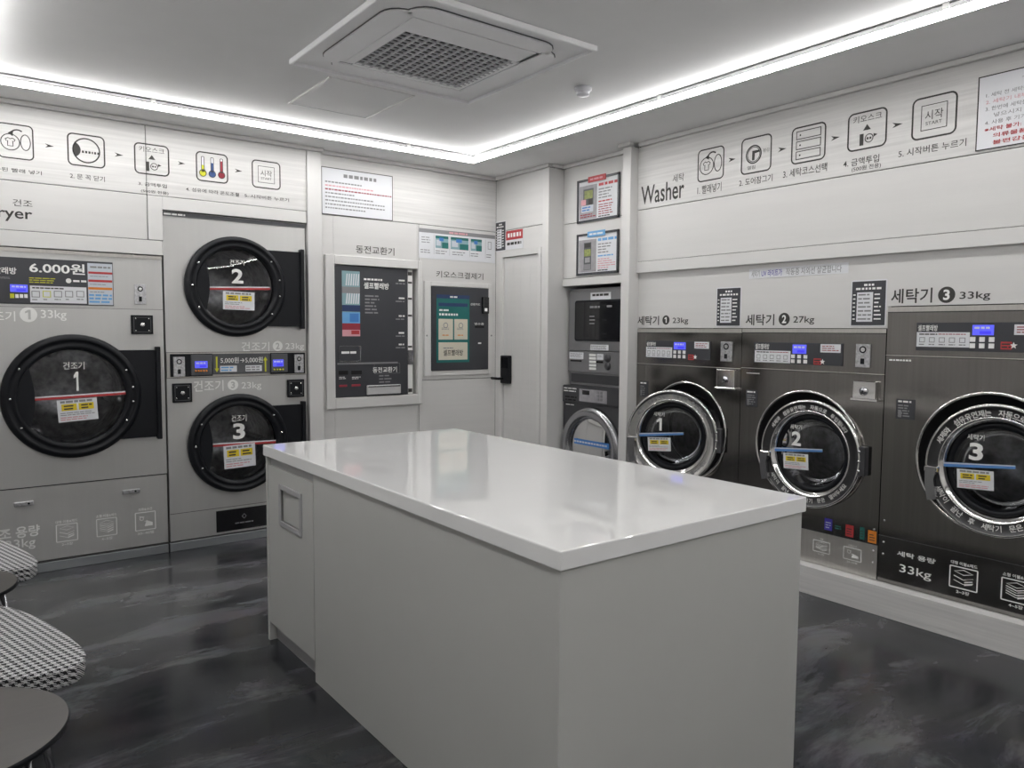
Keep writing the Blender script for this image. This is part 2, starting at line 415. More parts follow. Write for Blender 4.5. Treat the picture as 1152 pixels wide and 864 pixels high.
# --- door wall, alcove, pier and washer wall (right); world x = depth, u = -y
XD, XA, XU, XV, XW, XP_ = 3.66, 3.80, 3.735, 3.76, 3.755, 3.685
DYL, DYR, DZT = 4.957, 4.511, 1.990
PY0, PY1 = 3.565, 3.640
XPI = 3.668
AY = 4.385
b = MB()
def xbox(y0, y1, z0, z1, x, m, th=.012): b.box3(x, x + th, y0, y1, z0, z1, m, .002, 1)
b.box3(XD + .012, XD + .06, AY + .01, 5.06, DZT + .03, ZS, 'gap_dark'); b.box3(XD + .03, XD + .06, AY + .01, 5.06, 0, DZT + .03, 'gap_dark')
xbox(AY + .075, 5.06, SEAM + .002, 2.613, XD, 'panel_white'); xbox(AY + .075, 5.06, DZT + .045, SEAM - .002, XD, 'panel_white')
xbox(DYL + .045, 5.06, 0, DZT + .045, XD, 'panel_white'); xbox(AY + .075, DYR - .04, 0, DZT + .045, XD, 'panel_white')
b.box3(XD - .006, XD + .9, AY, AY + .072, 0, 2.613, 'trim_white', .003)
# alcove above the small machines
b.box3(XA + .012, XA + .08, PY1, AY, 1.76, ZS, 'gap_dark')
xbox(PY1, AY - .001, SEAM + .002, 2.613, XA, 'panel_white'); xbox(PY1, AY - .001, 1.80, SEAM - .002, XA, 'panel_white')
b.box3(XA - .004, XA + .05, PY1, AY - .001, 1.742, 1.797, 'trim_white', .002)
b.box3(RX1, RX1 + .05, RY0, RY1, 0, ZS, 'gap_dark')
# pier
b.box3(XPI, XD + .9, PY0, PY1, 0, 2.613, 'trim_white', .003)
# washer wall
b.box3(XU + .012, XU + .09, RY0, PY0 - .001, 1.80, ZS, 'gap_dark')
xbox(RY0, PY0 - .001, SEAM + .002, 2.613, XU, 'panel_grain'); xbox(RY0, PY0 - .001, 1.868, SEAM - .002, XU, 'panel_white')
b.box3(XU - .003, XU + .05, RY0, PY0 - .001, 1.793, 1.865, 'trim_white', .002)
b.box3(XV, XV + .03, 1.881, PY0 - .001, 1.428, 1.81, 'panel_white'); b.box3(XV, XV + .03, RY0, 1.881, 1.537, 1.81, 'panel_white')
b.box3(XV, XV + .03, RY0, .90, .152, 1.537, 'panel_white')
struct('wall_right', b)
b = MB()
b.box3(XD - .024, XD + .01, AY - .014, 5.04, 2.614, ZS - .001, 'trim_white', .004); b.box3(XD + .01, XA - .024, AY - .022, AY, 2.614, ZS - .001, 'trim_white', .003)
b.box3(XA - .024, XA + .01, PY1, AY - .02, 2.614, ZS - .001, 'trim_white', .004); b.box3(XD - .024, XD + .01, PY0 - .02, PY1 + .02, 2.614, ZS - .001, 'trim_white', .004)
b.box3(XU - .024, XU + .01, RY0, PY0 - .022, 2.614, ZS - .001, 'trim_white', .004)
struct('trim_4', b)
b = MB(); b.box3(XP_, RX1, RY0, PY0 - .001, 0, .150, 'panel_grain', .002); struct('baseboard_right', b)
# door casing, door and its keypad lock
b = MB()
b.box3(XD - .008, XD + .03, DYL, DYL + .044, 0, DZT + .044, 'trim_white', .002); b.box3(XD - .008, XD + .03, DYR - .039, DYR, 0, DZT + .044, 'trim_white', .002)
b.box3(XD - .008, XD + .03, DYR, DYL, DZT + .002, DZT + .044, 'trim_white', .002); struct('trim_5', b)
b = MB(); b.box3(XD + .010, XD + .029, DYR + .003, DYL - .004, .008, DZT - .002, 'panel_white', .002)
for k in (4.62, 4.73, 4.84): b.box3(XD + .0092, XD + .011, k - .0012, k + .0012, .02, DZT - .02, 'trim_white')
door = struct('door_1', b)
l0 = (-4.9699,1.2052); l1 = (-4.8448,0.9780)
b = MB(); y1_, y0_ = -l0[0], -l1[0]
b.box3(XD - .025, XD + .0095, y0_, y1_ - .01, l1[1], l0[1], 'black_plastic', .008); b.box3(XD - .027, XD - .024, y0_ + .012, y1_ - .022, l0[1] - .10, l0[1] - .015, 'black_gloss')
lk = part('keypad_lock', b, door, 'black keypad lock')
b = MB(); b.tube([(XD - .024, y1_ - .04, l1[1] + .04), (XD - .062, y1_ - .04, l1[1] + .04), (XD - .062, y1_ + .055, l1[1] + .04)], .011, 'black_plastic'); part('lever_handle', b, lk)
# unseen sides of the room: storefront beside the chairs, wall behind the camera
b = MB(); b.box3(RX0 - .1, RX0, RY0, 5.1, 0, ZS, 'panel_white'); struct('wall_front', b)
b = MB(); b.box3(RX0, XV, RY0 - .1, RY0, 0, ZS, 'panel_white'); struct('wall_rear', b)

# ------------------------------------------------------------------ camera
R = [[0.796496, -0.603032, 0.006847], [-0.036399, -0.059381, -0.997567], [0.601971, 0.794309, -0.069378]]
cam = bpy.data.cameras.new('camera'); co = bpy.data.objects.new('camera', cam); COL.objects.link(co)
cam.sensor_width = 36; cam.lens = 26.6337; cam.clip_start = .05
rx, dn, fw = (Vector(r) for r in R)
mw = Matrix.Identity(4)
for i in range(3): mw[i][0], mw[i][1], mw[i][2] = rx[i], -dn[i], -fw[i]
mw[0][3], mw[1][3], mw[2][3] = 0, 0, 1.4
co.matrix_world = mw; SC.camera = co
w = bpy.data.worlds.new('world'); SC.world = w; w.use_nodes = True
w.node_tree.nodes['Background'].inputs['Color'].default_value = (.8, .85, 1, 1); w.node_tree.nodes['Background'].inputs['Strength'].default_value = .02
SC.view_settings.view_transform = 'Standard'; SC.view_settings.look = 'None'; SC.view_settings.exposure = 0.

# ------------------------------------------------------------------ dryers
FL = wall_frame('L', WD)
def dryer_hole(m, u0, u1, z0, z1, uc, zc, r):
    m.plate_hole(u0, u1, z0, z1, uc, zc, r, 0, 'steel_dryer'); m.lathe(uc, zc, [(r, 0), (r, -.07)], 'black_matte')
def cabinet(m, u0, u1, z0, z1, depth, mt):
    """sides, top, bottom and back of a machine whose front is added separately"""
    V = [(u0, 0, z0), (u1, 0, z0), (u1, 0, z1), (u0, 0, z1), (u0, depth, z0), (u1, depth, z0), (u1, depth, z1), (u0, depth, z1)]
    m.add(V, [(0, 1, 5, 4), (2, 3, 7, 6), (1, 2, 6, 5), (3, 0, 4, 7), (4, 5, 6, 7)], mt)
def drum(t, uc, zc, r, depth=.5, d0=-.07):
    m = MB(); m.lathe(uc, zc, [(r, d0), (r + .03, d0 - .01), (r + .03, d0 - depth), (.06, d0 - depth - .02), (.001, d0 - depth - .02)], 'drum_steel', 48)
    for k in range(3):
        a = math.radians(90 + 120 * k + 20); cu, cz = uc + (r + .005) * math.cos(a), zc + (r + .005) * math.sin(a)
        m.tube([(cu, -d0 + .03, cz), (cu, -d0 + depth - .03, cz)], .035, 'drum_steel', 8)
    return part('drum', m, t)
def sticker(m, u0, u1, z0, z1, d, tilt=0.):
    """door notice: white card with two yellow boxes and small print"""
    w, h = u1 - u0, z1 - z0; q = MB()
    q.box(u0, u1, z0, z1, d, d + .001, 'paper'); e = d + .0016
    q.bars((u0 + .08 * w, z1 - .04 * h), (u1 - .12 * w, z1 - .16 * h), 1, e, 'ink_grey', .8, 0.)
    for a in (.10, .53): q.rect((u0 + a * w, z1 - .2 * h), (u0 + (a + .38) * w, z1 - .5 * h), e, 'yellow'); q.bars((u0 + (a + .06) * w, z1 - .23 * h), (u0 + (a + .34) * w, z1 - .48 * h), 2, e + .0005, 'ink', .5, .3, (2, 4))
    q.bars((u0 + .06 * w, z1 - .56 * h), (u1 - .06 * w, z1 - .74 * h), 2, e, 'ink_grey', .35, .5); q.bars((u0 + .06 * w, z1 - .76 * h), (u1 - .06 * w, z1 - .95 * h), 2, e, 'pink', .45, .4)
    c, s_ = math.cos(tilt), math.sin(tilt); cu, cz = (u0 + u1) / 2, (z0 + z1) / 2
    q.v = [(cu + (x - cu) * c - (z - cz) * s_, y, cz + (x - cu) * s_ + (z - cz) * c) for x, y, z in q.v]
    o = len(m.v); m.v += q.v
    for f, mi, sm in zip(q.f, q.m, q.sm): m.f.append(tuple(a + o for a in f)); m.m.append(m.mi(q.mats[mi])); m.sm.append(sm)
def dryer_door(t, uc, zc, r, plate, bolts, num, numbox, capbox, tape, card, tilt):
    ri = r * .755
    m = MB()
    m.lathe(uc, zc, [(r * .99, .002), (r, .015), (r * .985, .035), (r * .93, .048), (r * .90, .046), (r * .885, .038), (r * .84, .038), (r * .82, .045), (ri + .012, .042), (ri, .03), (ri, .012)], 'black_plastic')
    g = [(uc - (ri + .006) * math.cos(math.radians(a)), zc - (ri + .006) * math.sin(math.radians(a))) for a in range(38, -39, -4)]
    m.prism(g + [(uc - ri * (.80 - .085 * math.cos(PI / 2 * q / 9)), zc - ri * .60 * q / 9) for q in range(-9, 10)], .012, .040, 'black_plastic')
    d = part('door', m, t, 'black ring door')
    m = MB(); p0, p1 = plate
    m.prism([(uc + r * .60, p0[1]), (p1[0] - .02, p0[1]), (p1[0] - .02, p1[1]), (uc + r * .60, p1[1])] + [(uc + r * .93 * math.cos(math.radians(a)), zc + r * .93 * math.sin(math.radians(a))) for a in range(-40, 41, 8)], .004, .034, 'black_plastic')
    m.box(p1[0] - .022, p1[0] + .004, p1[1] - .015, p0[1] + .02, .004, .05, 'black_plastic', .004)
    part('hinge_plate', m, d)
    for a in bolts:
        m = MB(); rr = r * .865; m.lathe(uc + rr * math.cos(math.radians(a)), zc + rr * math.sin(math.radians(a)), [(.0001, .051), (.005, .050), (.007, .047), (.007, .036)], 'bolt', 10); part('bolt', m, d)
    m = MB(); m.lathe(uc, zc, [(.0001, .018), (ri * .5, .017), (ri * .9, .013), (ri + .004, .010)], 'glass_smoke', 48)
    gl = part('glass', m, d)
    m = MB(); e = .0205
    m.text('건조기', capbox[0], capbox[1], e, 'vinyl_white', .01)
    if num == '1': m.one(numbox[0][0], numbox[1][0], numbox[1][1], numbox[0][1], e, 'vinyl_white')
    else: m.text(num, numbox[0], numbox[1], e, 'vinyl_white', .03)
    part('lettering', m, gl)
    m = MB(); (a0, b0), (a1, b1) = tape; th = .011
    m.prism([(a0, b0 + th), (a1, b1 + th), (a1, b1 - th), (a0, b0 - th)], .021, .022, 'red'); m.prism([(a0 + .02, b0 + th), (a1, b1 + th), (a1, b1 + th * .25), (a0 + .02, b0 + th * .25)], .0222, .0228, 'paper')
    part('warning_tape', m, gl, 'red and white tape')
    m = MB(); sticker(m, card[0][0], card[1][0], card[1][1], card[0][1], .0232, tilt); part('notice_card', m, gl, 'white card with yellow boxes')
    drum(t, uc, zc, ri * .98)
def lock_box(t, p1, p2, mt='black_plastic'):
    m = MB(); m.box(p1[0], p2[0], p2[1], p1[1], 0, .018, mt, .003); cu, cz = (p1[0] + p2[0]) / 2, (p1[1] + p2[1]) / 2; w = p2[0] - p1[0]
    m.frame(p1[0] + .012, p2[0] - .012, p2[1] + .012, p1[1] - .012, .003, .0186, 'panel_mid')
    o = part('lock_box', m, t); m = MB(); m.lathe(cu, cz, [(.0001, .026), (.011, .026), (.013, .023), (.013, .018)], 'bolt', 16)
    for su in (-1, 1):
        for sz in (-1, 1): m.lathe(cu + su * w * .3, cz + sz * w * .3, [(.0001, .022), (.004, .021), (.005, .018)], 'bolt', 8)
    part('lock_cylinder', m, o)
def coin_plate(t, p1, p2, d0=0.):
    m = MB(); u0, u1, z0, z1 = p1[0], p2[0], p2[1], p1[1]; w, h = u1 - u0, z1 - z0
    m.box(u0, u1, z0, z1, d0, d0 + .008, 'zinc', .002); m.disc(u0 + w * .5, z1 - h * .24, w * .24, d0 + .009, 'black_plastic'); m.disc(u0 + w * .5, z1 - h * .24, w * .15, d0 + .0095, 'bolt')
    m.box(u0 + w * .36, u0 + w * .62, z0 + h * .14, z0 + h * .38, d0 + .008, d0 + .010, 'black_plastic'); m.box(u0 + w * .44, u0 + w * .56, z0 + h * .44, z0 + h * .52, d0 + .008, d0 + .011, 'bolt')
    part('coin_slot', m, t)
def lcd(t, p1, p2, d):
    m = MB(); u0, u1, z0, z1 = p1[0], p2[0], p2[1], p1[1]; w, h = u1 - u0, z1 - z0
    m.box(u0, u1, z0, z1, d, d + .003, 'lcd', .001); m.bars((u0 + w * .1, z1 - h * .12), (u1 - w * .1, z1 - h * .45), 1, d + .0036, 'paper', .6, .1, (.8, 1.6)); m.rect((u0 + w * .35, z0 + h * .4), (u1 - w * .12, z0 + h * .12), d + .0036, 'lcd_dark')
    return part('display', m, t, 'lit blue display')
def cap_icon(m, p1, p2, mt, kind, top=None, bot=None, d=.0012):
    """square frame with folded bedding inside and print above and below"""
    u0, u1, z0, z1 = p1[0], p2[0], p2[1], p1[1]; w, h = u1 - u0, z1 - z0; cu, cz = (u0 + u1) / 2, (z0 + z1) / 2
    m.frame(u0, u1, z0, z1, w * .045, d, mt, w * .05); lw = w * .03
    if kind < 3:
        n = 3 if kind == 1 else 5
        for i in range(n):
            z = cz + h * .26 - i * h * .5 / n * (1.2 if n == 3 else 1)
            if i == 0: m.loop([(cu - w * .34, z), (cu, z + h * .13), (cu + w * .34, z), (cu, z - h * .13)], lw, d, mt)
            else: m.stroke([(cu - w * .34, z), (cu, z - h * .13), (cu + w * .34, z)], lw * (1.2 if i % 2 else .8), d, mt)
        for i in range(3): m.quad([(cu + w * .04, cz - h * (.02 + .12 * i)), (cu + w * .32, cz + h * (.08 - .12 * i)), (cu + w * .32, cz + h * (.03 - .12 * i)), (cu + w * .04, cz - h * (.08 + .12 * i))], d, mt)
    else:
        m.ring(cu - w * .18, cz + h * .14, w * .10, lw, d, mt, 20); m.stroke([(cu - w * .3, cz + h * .26), (cu - w * .05, cz + h * .22)], lw, d, mt)
        m.quad([(cu - w * .05, cz - h * .28), (cu + w * .34, cz - h * .28), (cu + w * .34, cz - h * .12), (cu + w * .14, cz - h * .02), (cu + w * .05, cz + h * .05)], d, mt); m.stroke([(cu - w * .05, cz), (cu + w * .14, cz - h * .02), (cu + w * .34, cz - h * .12)], lw, d, mt)
    for s_, zz in ((top, z1 + h * .06), (bot, z0 - h * .22)):
        if not s_: continue
        hh = h * .16; wd = min(w * 1.0, hh * .85 * len(s_)); m.text(s_, (cu - wd / 2, zz + hh), (cu + wd / 2, zz), d, mt, .015)

# dryer 1
t1 = thing('tumble_dryer', 'large steel 33kg dryer marked 1, at the left edge under the Dryer sign', 'dryer', FL, ((D1L + D1R) / 2, 0, 0), 'gas tumble dryers on the left wall')
S1 = (0.2468,0.4976)[1]; SP1 = (1.1064,1.5174)[1]
uc1, zc1, r1 = (0.6178,1.0137)[0], ((0.6236,1.3662)[1] + (0.6028,0.6483)[1]) / 2, ((0.6236,1.3662)[1] - (0.6028,0.6483)[1]) / 2
m = MB(); cabinet(m, D1L, D1R, .062, D1T, .9, 'steel_dryer'); dryer_hole(m, D1L, D1R, S1 + .003, SP1 - .001, uc1, zc1, r1 * .80)
m.rect((D1L, D1T), (D1R, SP1 + .001), 0, 'steel_dryer'); m.box(D1L, D1R, SP1 - .0015, SP1 + .0015, -.01, -.001, 'gap_dark'); m.box(D1L, D1R, S1 - .002, S1 + .003, -.012, -.002, 'black_matte')
m.box(D1L, D1R, D1T - .02, D1T, 0, .006, 'steel_light'); m.box(D1L, D1R, .055, .064, -.02, .004, 'gap_dark')
part('cabinet', m, t1)
m = MB(); m.box(D1L + .002, D1R - .002, .066, S1 - .004, -.01, .001, 'steel_dryer', .001); lp1 = part('lower_panel', m, t1)
for p in ((0.3081,0.4102), (0.8581,0.4129)):
    m = MB(); m.box(p[0], p[0] + .095, p[1] - .012, p[1] + .012, .001, .016, 'zinc', .004); m.disc(p[0] + .07, p[1], .006, .0165, 'black_plastic', 12); part('latch', m, lp1)
m = MB(); m.text('건조 용량', (0.1744,0.2813), (0.4276,0.2160), .0014, 'vinyl_white', .02); m.text('33kg', (0.2620,0.2095), (0.4038,0.1448), .0014, 'vinyl_white', .006)
for i, (a, c) in enumerate((((0.5059,0.2637), (0.6176,0.1591)), ((0.7134,0.2673), (0.8247,0.1582)), ((0.9232,0.2753), (1.0412,0.1604)))):
    m2 = MB(); cap_icon(m2, a, c, 'vinyl_white', i + 1, ('대형 이불&패드', '소형 이불&패드', '의류&수건')[i], ('2~3장', '4~5장', '30~40벌')[i], .0014); part('capacity_icon', m2, lp1)
part('lettering', m, lp1)
dryer_door(t1, uc1, zc1, r1, ((0, (0.9316,1.2716)[1]), ((1.0788,1.0199)[0], (0.9182,0.7405)[1])), (28, 8, -8, -30, 148, 180, 212), '1',
           ((0.6173,1.1495), (0.6454,1.0382)), ((0.5681,1.2067), (0.6761,1.1634)), ((0.3756,1.0000), (0.8962,1.0170)), ((0.5333,0.9922), (0.7363,0.8644)), .05)
m = MB(); a = (0.1400,1.8039); c = (0.8420,1.5336); m.box(a[0], c[0], c[1], (0.8488,1.7895)[1], 0, .006, 'panel_dark', .002); cp = part('control_panel', m, t1)
m = MB(); e = .007
m.text('6.000원', (0.4229,1.7690), (0.6956,1.7087), e, 'vinyl_white', .022); m.text('셀프빨래방', (0.1843,1.7332), (0.3622,1.6955), e, 'vinyl_white', .02)
m.bars((0.1825,1.6808), (0.3842,1.6686), 2, e, 'ink_grey'); m.bars((0.4202,1.6851), (0.5804,1.6500), 3, e, 'lime', .4); m.disc(*(0.6120,1.6716), .014, e, 'vinyl_white', 20); m.bars((0.6346,1.6828), (0.7015,1.6602), 1, e, 'vinyl_white', .5, 0)
m.rect((0.4221,1.6368), (0.7005,1.5429), e, 'paper'); m.bars((0.4332,1.6298), (0.5884,1.6199), 1, e + .001, 'ink', .7, 0)
for i, q in enumerate(((0.4489,1.5897), (0.5025,1.5916), (0.5568,1.5935), (0.6120,1.5954), (0.6680,1.5974))): m.frame(q[0] - .02, q[0] + .02, q[1] - .018, q[1] + .018, .004, e + .001, ('ink_grey', 'lime', 'ink_grey', 'ink_grey', 'ink_grey')[i]); m.bars((q[0] - .018, q[1] - .025), (q[0] + .018, q[1] - .036), 1, e + .001, 'ink_grey')
m.rect((0.7090,1.7786), (0.8383,1.5382), e, 'paper_blue'); m.bars((0.7227,1.7640), (0.8288,1.7493), 1, e + .001, 'ink_grey', .7, 0)
for a, c, a2, c2_, k in (((0.7126,1.7301), (0.8374,1.7179), (0.7211,1.7069), (0.8275,1.6996), 'red'), ((0.7113,1.6838), (0.8362,1.6708), (0.7198,1.6605), (0.8262,1.6526), 'red'), ((0.7101,1.6400), (0.8350,1.6262), (0.7185,1.6167), (0.8251,1.6081), 'orange')): m.rect(a, c, e + .001, k); m.bars(a2, c2_, 1, e + .001, 'ink_grey')
m.bars((0.7136,1.6041), (0.8328,1.5454), 3, e + .001, 'sky_blue', .55, .1)
part('price_board', m, cp, 'dark board reading 6,000 won')
lcd(cp, (0.3295,1.6398), (0.4120,1.5983), .006)
for a, c, k in (((0.3279,1.5889), (0.3476,1.5642), 'lime'), ((0.3525,1.5864), (0.3684,1.5658), 'vinyl_white'), ((0.3732,1.5871), (0.3892,1.5665), 'vinyl_white'), ((0.3941,1.5878), (0.4102,1.5671), 'vinyl_white')):
    m = MB(); m.box(a[0], c[0], c[1], a[1], .006, .009, k); part('button', m, cp)
coin_plate(t1, (0.9545,1.6685), (1.0188,1.5472)); lock_box(t1, (0.9313,1.4821), (1.0519,1.3672))
m = MB(); e = .0012; m.text('건조기', (0.1878,1.4920), (0.3489,1.4364), e, 'vinyl_white', .008); q = (0.4115,1.4745); m.disc(*q, .042, e, 'vinyl_white'); m.one(q[0] - .018, q[0] + .013, q[1] - .027, q[1] + .027, e + .0006, 'steel_dryer'); m.text('33kg', (0.4697,1.5031), (0.5964,1.4423), e, 'vinyl_white', .01)
part('lettering', m, t1)

# dryers 2 and 3: one stacked unit
t2 = thing('stacked_dryer', 'steel stacked unit of two 23kg dryers marked 2 and 3', 'dryer', FL, ((D2L + D2R) / 2, 0, 0), 'gas tumble dryers on the left wall')
ZA, ZB = (1.1412,1.2529)[1], (1.1376,1.0944)[1]; ZL = (1.4042,0.2368)[1]
u2 = (1.2343,1.6646)[0]; z2t, z2b = (1.5457,1.9971)[1], (1.5509,1.3519)[1]; r2 = (z2t - z2b) / 2; u2 += r2; z2 = (z2t + z2b) / 2
u3 = (1.2339,0.6774)[0]; z3t, z3b = (1.6015,0.9803)[1], (1.5556,0.3322)[1]; r3 = (z3t - z3b) / 2; z3 = (z3t + z3b) / 2; u3 = u2
m = MB(); cabinet(m, D2L, D2R, .062, D2T, .9, 'steel_dryer')
dryer_hole(m, D2L, D2R, ZA + .002, D2T, u2, z2, r2 * .8); dryer_hole(m, D2L, D2R, ZL + .002, ZB - .002, u3, z3, r3 * .8)
m.rect((D2L, ZA + .002), (D2R, ZB - .002), -.004, 'gap_dark'); m.rect((D2L, ZL - .001), (D2R, .062), 0, 'steel_dryer'); m.rect((D2L, ZL + .003), (D2R, ZL - .002), -.003, 'gap_dark')
q = (1.1302,2.1002); m.box(D2L, D2R, D2T - .028, D2T - .002, 0, .004, 'panel_mid'); m.bars((D2L + .006, D2T - .008), (D2L + .13, D2T - .022), 1, .005, 'vinyl_white', .7, 0)
m.box(D2L, D2R, .055, .064, -.02, .004, 'gap_dark'); part('cabinet', m, t2)
def d2door(uc, zc, r, y0, y1, num, nb, cb, tp, cd, tilt):
    dryer_door(t2, uc, zc, r, ((0, y0), ((1.9988,1.5878)[0], y1)), (38, 11, -11, -38, 150, 180, 210), num, nb, cb, tp, cd, tilt)
d2door(u2, z2, r2, (1.8645,1.9231)[1], (1.8574,1.4218)[1], '2', ((1.5251,1.7897), (1.5996,1.6968)), ((1.5151,1.8484), (1.6074,1.8142)), ((1.3423,1.6579), (1.7739,1.6733)), ((1.4669,1.6432), (1.6686,1.5263)), -.02)
d2door(u3, z3, r3, (1.8498,0.8910)[1], (1.8425,0.3821)[1], '3', ((1.5152,0.7872), (1.5935,0.6820)), ((1.5078,0.8428), (1.6042,0.7987)), ((1.3489,0.6562), (1.7974,0.6474)), ((1.4535,0.6471), (1.6575,0.4956)), .03)
m = MB(); a, c = (1.1437,1.2474), (2.0154,1.0695)
m.box(D2L + .002, D2R - .002, ZB + .001, ZA - .001, -.003, .004, 'steel_light'); zt, zb = ZA - .008, ZB + .008
m.box((1.1449,1.2352)[0], (1.3988,1.2317)[0], zb, zt, .004, .012, 'black_plastic', .003); m.box((1.4005,1.2317)[0], (1.7697,1.2266)[0], zb + .008, zt - .002, .004, .010, 'panel_mid', .002); m.box((1.7715,1.2266)[0], (2.0142,1.2232)[0], zb, zt, .004, .012, 'black_plastic', .003)
m.box((1.2664,1.2336)[0], (1.3961,1.2318)[0], zb + .006, zt - .006, .012, .016, 'panel_mid', .003); m.box((1.7757,1.2265)[0], (1.8887,1.2250)[0], zb + .012, zt - .006, .012, .016, 'panel_mid', .003)
cp = part('control_panel', m, t2)
lcd(cp, (1.2886,1.1978), (1.3655,1.1544), .016); lcd(cp, (1.7874,1.1995), (1.8599,1.1530), .016)
for n_, p, q, k in ((5, (1.2857,1.1360), (1.3668,1.1355), 'orange'), (4, (1.7863,1.1325), (1.8657,1.1323), 'lime')):
    for i in range(n_):
        f_ = (i + .5) / n_; m = MB(); m.lathe(p[0] + (q[0] - p[0]) * f_, p[1] + (q[1] - p[1]) * f_, [(.0001, .021), (.006, .020), (.006, .016)], k, 10); part('button', m, cp)
m = MB(); e = .0106
for q, up in (((1.4242,1.1742), 0), ((1.7388,1.1706), 1)):
    s_ = 1 if up else -1; w_ = .014; L_ = .05
    m.quad([(q[0], q[1] + s_ * L_), (q[0] + w_, q[1] + s_ * (L_ - .025)), (q[0] + w_ * .35, q[1] + s_ * (L_ - .025)), (q[0] + w_ * .35, q[1] - s_ * L_), (q[0] - w_ * .35, q[1] - s_ * L_), (q[0] - w_ * .35, q[1] + s_ * (L_ - .025)), (q[0] - w_, q[1] + s_ * (L_ - .025))], e, 'lime')
m.text('5,000원→5,000원', (1.4484,1.2196), (1.7211,1.1798), e, 'vinyl_white', .005); m.rect((1.4446,1.1651), (1.5510,1.1249), e, 'paper'); m.rect((1.6064,1.1645), (1.7143,1.1254), e, 'paper'); m.bars((1.4501,1.1621), (1.5453,1.1280), 2, e + .0008, 'sky_blue', .5); m.bars((1.6092,1.1609), (1.7084,1.1279), 2, e + .0008, 'ink_grey', .5)
part('lettering', m, cp)
coin_plate(cp, (1.1613,1.2267), (1.2291,1.1027), .012); coin_plate(cp, (1.9354,1.2322), (2.0000,1.1069), .012)
lock_box(t2, (1.1539,1.0606), (1.2692,0.9407)); lock_box(t2, (1.8863,1.0614), (2.0042,0.9404))
for s_, a, c, q, k, kk in (('2', (1.5860,1.3183), (1.7702,1.2576), (1.8270,1.2906), (1.8806,1.3096), (2.0114,1.2570)), ('3', (1.2816,1.0729), (1.4666,1.0030), (1.5266,1.0384), (1.5813,1.0539), (1.7122,0.9987))):
    m = MB(); e = .0012; m.text('건조기', a, c, e, 'vinyl_white', .008); m.disc(*q, .034, e, 'vinyl_white'); m.text(s_, (q[0] - .013, q[1] + .022), (q[0] + .013, q[1] - .022), e + .0006, 'steel_dryer', .03); m.text('23kg', k, kk, e, 'vinyl_white', .006); part('lettering', m, t2)
m = MB(); q0 = (1.4039,0.2251); m.box(q0[0], D2R - .01, (1.4011,0.0785)[1], q0[1] - .006, .0005, .004, 'black_gloss'); q = (1.5831,0.1642); m.loop([(q[0], q[1] + .018), (q[0] + .016, q[1]), (q[0], q[1] - .018), (q[0] - .016, q[1])], .005, .0046, 'ink_grey'); m.bars((q[0] - .06, q[1] - .035), (q[0] + .06, q[1] - .048), 1, .0046, 'ink_grey', .6, 0)
part('kick_plate', m, t2, 'black lower plate with a small emblem')

